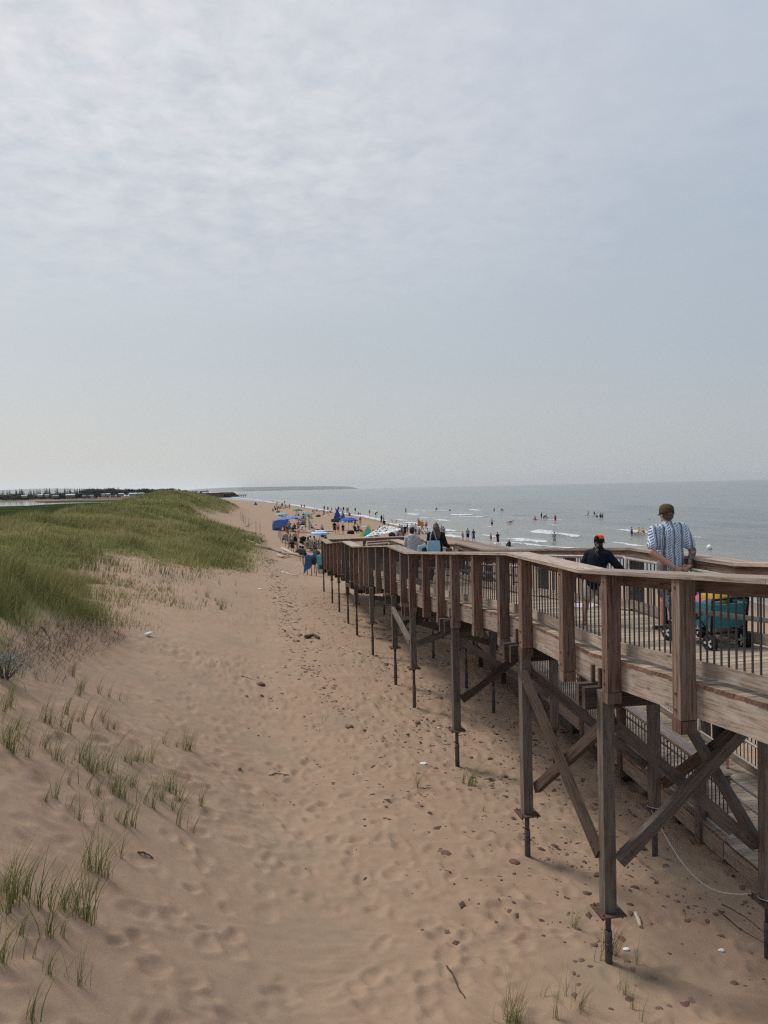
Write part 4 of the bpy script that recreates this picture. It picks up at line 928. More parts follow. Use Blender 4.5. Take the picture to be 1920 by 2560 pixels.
def hand(w,f,curl=.5,detail=True,thumb=1,pn=(1,0,0)):
    """palm, four unequal bent fingers and a thumb from the side of the palm"""
    w,f=Vector(w),Vector(f); d=(f-w).normalized(); s=Vector(pn); s=(s-d*s.dot(d)).normalized(); n=d.cross(s)
    pr=[caps(w,w+d*.075,.026,.036,.45,s)]
    if not detail: return pr+[caps(w+d*.07,w+d*.15+n*.04*curl,.03,.02,.5,s)]
    for i,l in enumerate((.068,.080,.075,.058)):
        b=w+d*.088+s*(-.03+.02*i); c1=R(28*curl*2); m1=b+(d*math.cos(c1)+n*math.sin(c1))*l*.5; c2=R(60*curl*2); m2=m1+(d*math.cos(c2)+n*math.sin(c2))*l*.5
        pr+=[caps(b,m1,.0098,.009,1,s,8),caps(m1,m2,.009,.0075,1,s,8)]
    tb=w+d*.03-s*.028*thumb; pr+=[caps(tb,tb+(d*.6-s*.6*thumb+n*.4).normalized()*.042,.013,.011,1,s,8),caps(tb+(d*.6-s*.6*thumb+n*.4).normalized()*.042,tb+(d*.9-s*.25*thumb+n*.5).normalized()*.075,.011,.009,1,s,8)]
    return pr
def bodyparts(J,detail=False,slim=1.0,hands=None):
    p=[ball(J['pel'],.155*slim,.115,.13),caps(J['pel'],J['wa'],.15*slim,.125*slim,.74),caps(J['wa'],J['ch'],.125*slim,.155*slim,.72),caps(J['ch'],J['nk']-J['up']*.06,.155*slim,.10,.68),caps(J['sR'],J['sL'],.062,.062)]
    p+=headparts(J,True)
    for s,sg in (('R',1),('L',-1)):
        p+=[caps(J['h'+s],J['k'+s],.088*slim,.056),caps(J['k'+s],J['a'+s],.055,.036),caps(J['k'+s].lerp(J['a'+s],.18),J['k'+s].lerp(J['a'+s],.45),.052,.048),
            caps(J['a'+s]+Vector((0,-.03,-.03)),J['t'+s],.036,.03,.8),
            caps(J['s'+s],J['e'+s],.05,.039),caps(J['e'+s],J['w'+s],.04,.026),]
        p+=hand(J['w'+s],J['f'+s],.4,detail,1)
    return p
def shirtparts(J,sl=.5,ease=.02,hem=.02,slim=1.0,longs=False):
    e=ease; up=J['up']
    p=[caps(J['pel']-up*hem,J['wa'],(.152+e)*slim,(.14+e)*slim,.76),caps(J['wa'],J['ch'],(.14+e)*slim,(.157+e)*slim,.73),caps(J['ch'],J['nk']-up*.055,(.157+e)*slim,.098+e,.70),caps(J['sR']+up*.004,J['sL']+up*.004,.064+e*.6,.064+e*.6),caps(J['nk']-up*.05,J['nk']-up*.012,.085,.068)]
    for s in 'RL':
        if longs: p+=[caps(J['s'+s],J['e'+s],.056+e*.6,.047+e*.5),caps(J['e'+s],J['e'+s].lerp(J['w'+s],.93),.047+e*.5,.034+e*.5)]
        else: p.append(caps(J['s'+s],J['s'+s].lerp(J['e'+s],sl),.058+e*.6,.055+e*.9))
    return p
def shortparts(J,ln=.72,ease=.018,slim=1.0):
    p=[caps(J['pel']+J['up']*.10,J['pel']-Vector((0,0,.02)),(.148+ease)*slim,(.158+ease)*slim,.76)]
    for s in 'RL': p.append(caps(J['h'+s],J['h'+s].lerp(J['k'+s],ln),(.094+ease)*slim,.075+ease))
    return p
def pantparts(J):
    p=shortparts(J,.98,.012)
    for s in 'RL': p.append(caps(J['k'+s],J['k'+s].lerp(J['a'+s],.92),.066,.052))
    return p
def dressparts(J,sl=.35):
    p=shirtparts(J,sl,.012); k=(J['kR']+J['kL'])/2
    p.append(caps(J['wa'],J['pel'].lerp(k,.72),.135,.20,.8)); return p
def hairparts(J,long=False):
    h=J['hd']; rz=Matrix.Rotation(J['hyaw'],3,'Z'); q=lambda x,y,z:h+rz@Vector((x,y,z))
    p=[ball(q(0,-.02,.036),.086,.094,.096),ball(q(0,-.045,-.01),.078,.066,.08)]
    if long: p+=[caps(q(0,-.075,.02),q(0,-.10,-.22),.075,.055,.6),caps(q(.05,-.05,.0),q(.06,-.075,-.17),.04,.03),caps(q(-.05,-.05,.0),q(-.06,-.075,-.17),.04,.03)]
    return p
POSE={
'stand':dict(),
'stand2':dict(lean=2,legs=((6,5,8),(-4,5,3)),arms=((30,12,70),(4,10,15))),
'walk':dict(lean=5,legs=((20,2,8),(-18,2,16)),arms=((-18,8,12),(20,8,22))),
'wade':dict(lean=4,legs=((8,6,12),(-6,6,8)),arms=((10,62,30),(5,58,35))),
'bend':dict(lean=58,legs=((14,6,14),(2,6,6)),arms=((38,8,22),(46,8,18)),head=10),
'sit':dict(pz=.13,lean=-6,flat=False,legs=((82,10,28),(86,8,38)),arms=((-22,12,8),(-18,14,10))),
'huddle':dict(pz=.13,lean=18,flat=False,legs=((122,10,95),(118,12,88)),arms=((52,10,40),(48,12,46))),
'chair':dict(pz=.42,lean=-14,flat=True,legs=((80,7,72),(78,8,66)),arms=((25,14,50),(22,14,52))),
'lie':dict(pz=.12,lean=-76,flat=False,legs=((88,6,4),(86,6,10)),arms=((60,20,20),(70,16,25))),
'kneel':dict(pz=.52,lean=24,flat=False,legs=((35,9,110),(20,9,100)),arms=((40,10,30),(34,10,40))),
}
_J={k:fk(v) for k,v in POSE.items()}; _PC={}
def pm(pose,kind):
    k=(pose,kind)
    if k not in _PC:
        J=_J[pose]
        pr={'body':lambda:bodyparts(J),'shirt':lambda:shirtparts(J),'long':lambda:shirtparts(J,longs=True),'shorts':lambda:shortparts(J),'trunks':lambda:shortparts(J,.5),'pants':lambda:pantparts(J),'dress':lambda:dressparts(J),'hair':lambda:hairparts(J),'longhair':lambda:hairparts(J,True),'suit':lambda:shirtparts(J,.12,.008,.04)}[kind]()
        _PC[k]=solid(pr,.024,3); _PC[k].materials.append(None)
    return _PC[k]
BK=(.012,.012,.014); NV=(.018,.024,.05); WH=(.68,.68,.67); GY=(.25,.26,.28); RD=(.42,.05,.05); BL=(.05,.14,.38); PK=(.55,.22,.25); GN=(.06,.13,.10); TN=(.42,.36,.28); TQ=(.05,.33,.36); YL=(.6,.45,.06); OR=(.6,.2,.05); JN=(.07,.11,.19); DK=(.05,.05,.06); MV=(.22,.16,.20)
SK=[(.47,.27,.19),(.40,.22,.15),(.52,.32,.24),(.24,.13,.085)]
GARM={'shirt':'shirt','long':'jacket','shorts':'shorts','trunks':'swim_trunks','pants':'trousers','dress':'dress','suit':'swimsuit','hair':'hair','longhair':'hair'}
def person(p,pose,ht,face,wear,label,group=None,sk=0,hair=('hair',(.022,.015,.012)),sub=0.0):
    """a figure at p (metres); wear = list of (garment, colour)"""
    s=ht/1.72; r_=empty('person',Vector(p)-Vector((0,0,sub)),R(face),label,'person',group); r_.scale=(s,s,s)
    def add(kind,name,mt):
        o=bpy.data.objects.new(name,pm(pose,kind)); C.objects.link(o); o.parent=r_; o.material_slots[0].link='OBJECT'; o.material_slots[0].material=mt
    add('body','body',skin(SK[sk%4])); add(hair[0],'hair',hairm(hair[1]))
    for k,c in wear: add(k,GARM[k],cloth(c))
    return r_

# the man, the girl and the two others on the boardwalk, in full detail
def onfloor(t,w): return P(t,w,zu(t))
J=fk(dict(lean=1,tilt=-6,legs=((1,5,2),(-1,5,2)),hyaw=14))
sh=.205
for s,sg in (('R',1),('L',-1)):
    J['s'+s]=Vector((sg*.195-.05,-.01,1.405+sg*.012)); J['e'+s]=Vector((sg*.285-.035,-.10,1.10))
J['wR']=Vector((.150,-.215,.905)); J['wL']=Vector((-.075,-.225,.90))
J['fR']=Vector((.035,-.235,.845)); J['fL']=Vector((.055,-.25,.835))
def build_person(J,root,voxel,parts): pass
man=empty('person',onfloor(10.08,1.72),R(4),'man in olive cap and blue and white patterned shirt, hands clasped behind his back','person'); man.scale=(.975,)*3
bp=[ball(J['pel'],.165,.12,.13),caps(J['pel'],J['wa'],.16,.15,.76),caps(J['wa'],J['ch'],.15,.175,.72),caps(J['ch'],J['nk']-J['up']*.06,.175,.10,.68),caps(J['sR'],J['sL'],.066,.066)]+headparts(J)
for s in 'RL':
    bp+=[caps(J['h'+s],J['k'+s],.092,.06),caps(J['k'+s],J['a'+s],.058,.04),caps(J['k'+s].lerp(J['a'+s],.15),J['k'+s].lerp(J['a'+s],.45),.06,.052),caps(J['a'+s]+Vector((0,-.04,-.03)),J['t'+s],.042,.036,.8),
         caps(J['s'+s],J['e'+s],.058,.05),caps(J['e'+s],J['w'+s],.05,.030),caps(J['e'+s].lerp(J['w'+s],.1),J['e'+s].lerp(J['w'+s],.4),.050,.045)]
bp+=hand(J['wR'],J['fR'],.75,True,1,(0,-.35,-1))+hand(J['wL'],J['fL'],.45,True,-1,(0,-.35,-1))
me=solid(bp,.0075,3); me.materials.append(skin((.50,.275,.20)))
m_,nt,b=mat('tattooed skin'); ob=nd(nt,'ShaderNodeTexCoord').outputs['Object']
nt.links.new(mixc(nt,ramp(nt,noise(nt,ob,24,5,.65,1.2),[(.40,0.0),(.50,1.0)]),(.42,.24,.18),(.055,.058,.07)),b.inputs['Base Color']); b.inputs['Roughness'].default_value=.55
me.materials.append(m_)
a0,a1=J['sR'].lerp(J['eR'],.8),J['wR']
for pl in me.polygons:
    c_=pl.center
    if c_.x>.10 and .93<c_.z<1.16 and c_.y<-.03 and (c_-(J['eR'].lerp(J['wR'],min(1,max(0,(1.10-c_.z)/.2))))).length<.10: pl.material_index=1
o=bpy.data.objects.new('body',me); C.objects.link(o); o.parent=man
sp=[caps(J['pel']-Vector((0,0,.07)),J['wa'],.190,.176,.80),caps(J['wa'],J['ch'],.176,.195,.76),caps(J['ch'],J['nk']-J['up']*.06,.195,.115,.72),caps(J['sR'],J['sL'],.082,.082),caps(J['nk']-J['up']*.05,J['nk']+Vector((0,.005,.022)),.088,.072)]
for s in 'RL': sp.append(caps(J['s'+s],J['s'+s].lerp(J['e'+s],.70),.080,.082))
me=solid(sp,.011,3)
m_,nt,b=mat('striped patterned shirt'); ob=nd(nt,'ShaderNodeTexCoord').outputs['Object']; sx=nd(nt,'ShaderNodeSeparateXYZ'); nt.links.new(ob,sx.inputs[0])
X_,Z_=sx.outputs[0],sx.outputs[2]
wob=mth(nt,'MULTIPLY',mth(nt,'SUBTRACT',noise(nt,ob,6,2),.5),.03)
u=mth(nt,'FRACT',mth(nt,'ADD',mth(nt,'MULTIPLY',mth(nt,'ADD',X_,wob),8.2),10.30))
band=nd(nt,'ShaderNodeValToRGB'); band.color_ramp.interpolation='CONSTANT'; cr=band.color_ramp
st=[(0,(.065,.08,.105)),(.24,(.66,.75,.84)),(.30,(.18,.27,.40)),(.36,(.62,.72,.82)),(.44,(.5,.5,.5)),(.80,(.66,.75,.84)),(.88,(.15,.22,.33)),(.94,(.48,.58,.69))]
while len(cr.elements)<len(st): cr.elements.new(.5)
for e,(p_,c_) in zip(cr.elements,st): e.position=p_; e.color=(*c_,1)
nt.links.new(u,band.inputs[0])
hat=mth(nt,'GREATER_THAN',mth(nt,'SINE',mth(nt,'ADD',mth(nt,'MULTIPLY',Z_,180),mth(nt,'MULTIPLY',X_,-140))),.05)
hcol=mixc(nt,hat,(.105,.16,.26),(.60,.70,.80))
inh=mth(nt,'MULTIPLY',mth(nt,'GREATER_THAN',u,.44),mth(nt,'LESS_THAN',u,.80))
c_=mixc(nt,inh,band.outputs[0],hcol)
spk=ramp(nt,noise(nt,ob,95,3,.7),[(.45,0.0),(.6,.55)]); ind=mth(nt,'MULTIPLY',mth(nt,'LESS_THAN',u,.24),spk); c_=mixc(nt,ind,c_,(.42,.46,.50))
nt.links.new(c_,b.inputs['Base Color']); b.inputs['Roughness'].default_value=.85; bump(nt,b,noise(nt,ob,9,4,.6),.6,.03); me.materials.append(m_)
o=bpy.data.objects.new('shirt',me); C.objects.link(o); o.parent=man
me=solid([caps(J['nk']-Vector((0,-.004,.02)),J['nk']+Vector((0,.006,.035)),.078,.070)],.009,2); me.materials.append(m_); o=bpy.data.objects.new('collar',me); C.objects.link(o); o.parent=man
me=solid(shortparts(J,.85,.022,1.06),.014,3); me.materials.append(cloth((.20,.165,.16))); o=bpy.data.objects.new('shorts',me); C.objects.link(o); o.parent=man
for s in 'RL':
    me=solid([caps(J['a'+s]+Vector((0,-.05,-.045)),J['t'+s]+Vector((0,.02,0)),.05,.046,.8)],.014,3); me.materials.append(cloth((.12,.11,.10))); o=bpy.data.objects.new('shoe',me); C.objects.link(o); o.parent=man
me=solid(hairparts(J),.013,2); me.materials.append(hairm((.09,.06,.045))); o=bpy.data.objects.new('hair',me); C.objects.link(o); o.parent=man; 
def cap_mesh(J,root,mt,trim,front=None,tall=.0):
    h=J['hd']; rz=Matrix.Rotation(J['hyaw'],3,'Z'); rg=[]
    n=28
    for i,(z_,r_) in enumerate([(-.008,1.0),(.03,1.02),(.07,.99),(.10+tall,.88),(.122+tall,.66),(.134+tall,.36),(.138+tall,.04)]):
        rg.append([h+rz@Vector((.094*r_*math.cos(2*math.pi*k/n),-.012+.108*r_*math.sin(2*math.pi*k/n),z_+.012)) for k in range(n)])
    me=loftmesh(rg,True,False); bm=bmesh.new(); bm.from_mesh(me)
    # the opening at the back above the strap
    kill=[f for f in bm.faces if (rz.transposed()@(f.calc_center_median()-h)).y<-.085 and (rz.transposed()@(f.calc_center_median()-h)).z<.045 and (rz.transposed()@(f.calc_center_median()-h)).z>.02 and abs((rz.transposed()@(f.calc_center_median()-h)).x)<.05]
    bmesh.ops.delete(bm,geom=kill,context='FACES'); bmesh.ops.solidify(bm,geom=bm.faces[:],thickness=.004); bm.to_mesh(me); bm.free(); smooth(me)
    o=link('cap',me,[mt],root)
    if front:
        me.materials.append(front)
        for pl in me.polygons:
            c_=rz.transposed()@(pl.center-h)
            if (c_.z>.092 and c_.y>-.085) or c_.y>.03: pl.material_index=1
    rings=[]
    for q in range(5):
        f_=q/4; rings.append([h+rz@Vector((.085*math.sin(a)*(1-.12*f_),.092*math.cos(a*.8)+.075*f_*math.cos(a)-.008,.012-.016*f_-.012*abs(math.sin(a))**2)) for a in np.linspace(-1.35,1.35,13)])
    br=loftmesh(rings,False,False); bm=bmesh.new(); bm.from_mesh(br); bmesh.ops.solidify(bm,geom=bm.faces[:],thickness=.005); bm.to_mesh(br); bm.free(); smooth(br); b2=link('brim',br,trim); b2.parent=o
    return o
cp=cap_mesh(J,man,cloth((.078,.058,.028)),cloth((.07,.052,.025)),None,.0)
mb=MB(); h=J['hd']; rz=Matrix.Rotation(J['hyaw'],3,'Z'); mb.tube([h+rz@Vector((.098*math.sin(a),-.012-.112*math.cos(a),.012)) for a in np.linspace(-.55,.55,9)],.008,6); b2=mb.build('strap',cloth((.17,.13,.06))); b2.parent=cp

# girl
J=fk(dict(lean=10,tilt=5,legs=((4,12,4),(-3,10,4)),hyaw=-18,arms=((2,42,40),(-8,26,60))))
girl=empty('person',onfloor(10.72,.92),R(-32),'child in black and orange cap, navy jacket and pale shorts, long braid down the back','person'); girl.scale=(.735,)*3
def addsolid(root,name,parts,vox,mt,it=3):
    me=solid(parts,vox,it); me.materials.append(mt); o=bpy.data.objects.new(name,me); C.objects.link(o); o.parent=root; return o
addsolid(girl,'body',bodyparts(J,True,.9),.0085,skin((.42,.24,.165)))
addsolid(girl,'jacket',shirtparts(J,.5,.055,.05,1.0,True)+[caps(J['nk']-J['up']*.05,J['nk']+Vector((0,.0,.05)),.102,.085)],.013,cloth((.007,.009,.018)),4)
addsolid(girl,'shorts',shortparts(J,.80,.034),.014,cloth((.50,.44,.36)))
h=J['hd']
hr=addsolid(girl,'hair',hairparts(J),.013,hairm((.028,.019,.014)))
br=[]
rz=Matrix.Rotation(J['hyaw']*.4,3,'Z')
for k in range(13):
    z_=-.02-.043*k; wv=.018*(1 if k%2 else -1)
    br.append(ball(h+rz@Vector((wv*.7+.003*k,-.112-.055*min(1,k/3)+.004*max(0,k-4),z_)),.034-.0012*k,.028-.001*k,.034))
    br.append(ball(h+rz@Vector((-wv*.7+.003*k,-.105-.055*min(1,k/3)+.004*max(0,k-4),z_-.02)),.030-.0012*k,.026-.001*k,.030))
br.append(caps(h+rz@Vector((.04,-.14,-.58)),h+rz@Vector((.055,-.13,-.72)),.02,.008))
o=addsolid(girl,'braid',br,.009,hairm((.075,.048,.032)),1); o.parent=hr
cap_mesh(J,girl,cloth(BK),cloth(BK),cloth((.78,.10,.045)),.01)
for s in 'RL': addsolid(girl,'sandal',[caps(J['a'+s]+Vector((0,-.05,-.062)),J['t'+s]+Vector((0,.03,-.012)),.044,.042,.35)],.011,cloth((.16,.12,.13)))

# boy in the hoodie and woman with the tote bag, farther down the ramp
J=fk(dict(lean=3,legs=((8,4,6),(-8,4,6)),arms=((2,13,16),(4,12,14)),hyaw=-12))
boy=empty('person',onfloor(21.45,.62),R(-10),'dark haired youth in a pale grey hooded sweatshirt, seen from behind on the boardwalk','person'); boy.scale=(.86,)*3
addsolid(boy,'body',bodyparts(J,True),.010,skin(SK[0]))
hd=addsolid(boy,'sweatshirt',shirtparts(J,.5,.036,.06,1.0,True),.014,cloth((.43,.44,.47)))
o=addsolid(boy,'hood',[caps(J['nk']+Vector((-.07,-.085,.0)),J['nk']+Vector((.07,-.085,0)),.06,.06),caps(J['nk']+Vector((0,-.11,0)),J['nk']+Vector((0,-.135,-.11)),.085,.04,.6)],.014,cloth((.46,.47,.50))); o.parent=hd
addsolid(boy,'trousers',pantparts(J),.016,cloth(DK)); addsolid(boy,'hair',hairparts(J)+[ball(J['hd']+Vector((0,-.01,.075)),.084,.095,.07)],.013,hairm((.016,.012,.011)))
J=fk(dict(lean=3,legs=((10,3,8),(-10,3,10)),arms=((-4,20,75),(6,14,30)),hyaw=12))
wom=empty('person',onfloor(20.75,1.13),R(-14),'woman with long brown hair and loose black top, a pale blue bag on her shoulder','person'); wom.scale=(.94,)*3
addsolid(wom,'body',bodyparts(J,True,.95),.010,skin(SK[2]))
addsolid(wom,'jacket',shirtparts(J,.5,.045,.14,1.0,True),.014,cloth(BK)); addsolid(wom,'trousers',pantparts(J),.016,cloth(BK))
h=J['hd']; addsolid(wom,'hair',hairparts(J,True)+[caps(h+Vector((.02,-.09,-.02)),h+Vector((.09,-.13,-.30)),.085,.05,.7),caps(h+Vector((.07,-.06,.0)),h+Vector((.13,-.09,-.22)),.045,.03)],.013,hairm((.085,.055,.036)))
def tote(loc,rz,w,hgt,d,c,label,straps=True):
    r_=empty('tote_bag',loc,rz,label,'bag'); rg=[]
    for z_,k in ((0,.86),(.02,.94),(hgt*.5,1.04),(hgt*.9,.97),(hgt,.95)):
        rg.append([Vector((math.copysign(abs(math.cos(a))**.5,math.cos(a))*w/2*k,math.copysign(abs(math.sin(a))**.6,math.sin(a))*d/2*k*(1.1 if z_<hgt*.6 else .6),z_)) for a in np.linspace(0,2*math.pi,20,endpoint=False)])
    me=loftmesh(rg); smooth(me); link('bag_body',me,cloth(c),r_)
    if straps:
        for sy in (-.03,.03):
            mb=MB(); mb.tube([Vector((-w*.25,sy,hgt)),Vector((-w*.2,sy*.8,hgt+.16)),Vector((-w*.02,sy*.4,hgt+.34)),Vector((w*.12,sy*.8,hgt+.16)),Vector((w*.25,sy,hgt))],.011,6); mb.build('strap',cloth(c),r_)
    return r_
L=wom.matrix_basis if False else None
pw=Vector(wom.location)
tote(pw+Vector((-.09,-.30,.80)),R(8),.36,.36,.14,(.30,.47,.58),'pale blue tote bag hanging behind the woman in black on long straps')
r_=tote(pw+Vector((-.36,-.20,.74)),R(30),.34,.30,.14,(.36,.50,.58),'second pale blue bag with a dark oval panel, between the youth and the woman',False)
mb=MB(); 
me=loftmesh([[Vector((.10*s_*math.cos(a),-.083-y_,.14+.11*s_*math.sin(a))) for a in np.linspace(0,6.283,18,endpoint=False)] for s_,y_ in ((1,-.02),(1,.004),(.9,.008))]); link('dark_panel',me,cloth((.04,.045,.05)),r_)
# walker on the lower ramp, seen through the braces
p=P(13.0,4.45,zl(13.0)); person(p,'walk',1.7,180-10+180,[('shirt',BK),('shorts',BK)],'person in black top and black shorts walking on the lower ramp under the boardwalk',None,2)

# wagon with beach things
wg=empty('beach_wagon',P(9.15,1.60,zu(9.15)),R(17),'turquoise folding beach wagon with black frame, loaded with towels and toys','wagon')
mT=cloth((.045,.205,.235)); L_,W_,H0,H1=.86,.48,.27,.56
bd=[]
def rectring(l,w,z): return [Vector((x_,y_,z)) for x_,y_ in ((-w/2,-l/2),(0,-l/2-.012),(w/2,-l/2),(w/2+.01,0),(w/2,l/2),(0,l/2+.012),(-w/2,l/2),(-w/2-.01,0))]
me=loftmesh([rectring(L_*.88,W_*.9,H0),rectring(L_*.94,W_*.96,(H0+H1)/2),rectring(L_,W_*1.03,H1),rectring(L_*.94,W_*.94,H1),rectring(L_*.84,W_*.84,H0+.03)]); link('fabric_tub',me,mT,wg)
mb=MB()
for sx in (-1,1):
    for sy in (-1,1):
        mb.tube([Vector((sx*W_*.52,sy*L_*.47,.12)),Vector((sx*W_*.52,sy*L_*.47,.30)),Vector((sx*W_*.53,sy*L_*.505,H1+.06))],.014,8)
    mb.tube([Vector((sx*W_*.50,-L_*.47,.22)),Vector((sx*W_*.50,L_*.47,.22))],.012,6)
    for sy in (-1,1): mb.tube([Vector((sx*W_*.535,sy*L_*.42,.24)),Vector((sx*W_*.545,sy*.02,H1-.03))],.009,6); mb.tube([Vector((sx*W_*.535,sy*.02,.24)),Vector((sx*W_*.545,sy*L_*.42,H1-.05))],.009,6)
for sy in (-1,1): mb.tube([Vector((-W_*.52,sy*L_*.47,.22)),Vector((W_*.52,sy*L_*.47,.22))],.012,6); mb.tube([Vector((-W_*.53,sy*L_*.505,H1+.06)),Vector((W_*.53,sy*L_*.505,H1+.06))],.014,6)
mb.build('frame',cloth(BK,.5),wg)
for sx in (-1,1):
    for sy in (-1,1):
        c_=Vector((sx*(W_*.5+.005),sy*L_*.44,.105))
        rg=[[c_+Vector((dx,r_*math.cos(a),r_*math.sin(a))) for a in np.linspace(0,6.283,22,endpoint=False)] for dx,r_ in ((-.030,.066),(-.034,.092),(-.02,.104),(.02,.104),(.034,.092),(.030,.066))]
        me=loftmesh(rg); smooth(me); wh=link('wheel',me,cloth((.02,.02,.022),.7),wg)
        mb=MB()
        for e in (-1,1): mb.tube([c_+Vector((e*.030,0,0)),c_+Vector((e*.037,0,0))],.018,10)
        for k in range(5):
            a=2*math.pi*k/5; mb.bar(c_+Vector((0,0,0)),c_+Vector((0,.066*math.cos(a),.066*math.sin(a))),.024,.074,(1,0,0))
        o=mb.build('rim',cloth((.52,.52,.53),.4)); o.parent=wh
mb=MB(); mb.tube([Vector((0,L_*.5,.16)),Vector((.0,L_*.5+.16,.10)),Vector((.02,L_*.5+.40,.07))],.014,8); mb.tube([Vector((-.09,L_*.5+.42,.07)),Vector((.13,L_*.5+.40,.07))],.02,8); mb.build('pull_handle',cloth(BK,.5),wg)
wl_=Vector(wg.location); RW=Matrix.Rotation(R(17),3,'Z')
for nm,of,r_,sc,c_,lb in [('towel',(.05,-.12,.57),.17,(1.1,1,.5),(.40,.27,.04),'yellow towel heaped on top of the wagon'),('towel',(.02,-.02,.53),.2,(1.05,1.1,.45),(.42,.12,.18),'pink towel bundled in the middle of the wagon'),('towel',(-.1,.28,.54),.16,(1,1.1,.45),(.42,.07,.08),'red cloth hanging over the far end of the wagon'),('toy_bucket',(.12,.25,.56),.10,(1,1,.9),(.45,.06,.22),'magenta toy bucket in the far end of the wagon'),('towel',(-.12,-.25,.54),.13,(1,1,.5),(.10,.12,.16),'dark folded cloth at the near corner of the wagon')]:
    blob(nm,wl_+RW@Vector(of),r_,sc,cloth(c_),lb,nm.replace('_',' '),int(r_*100),.25)
p=P(12.9,1.72,zu(12.9)+.02); o=blob('towel',p,.34,(1.2,.7,.08),cloth((.62,.52,.55)),'crumpled pink and white towel lying on the deck beyond the wagon','towel',3,.35)

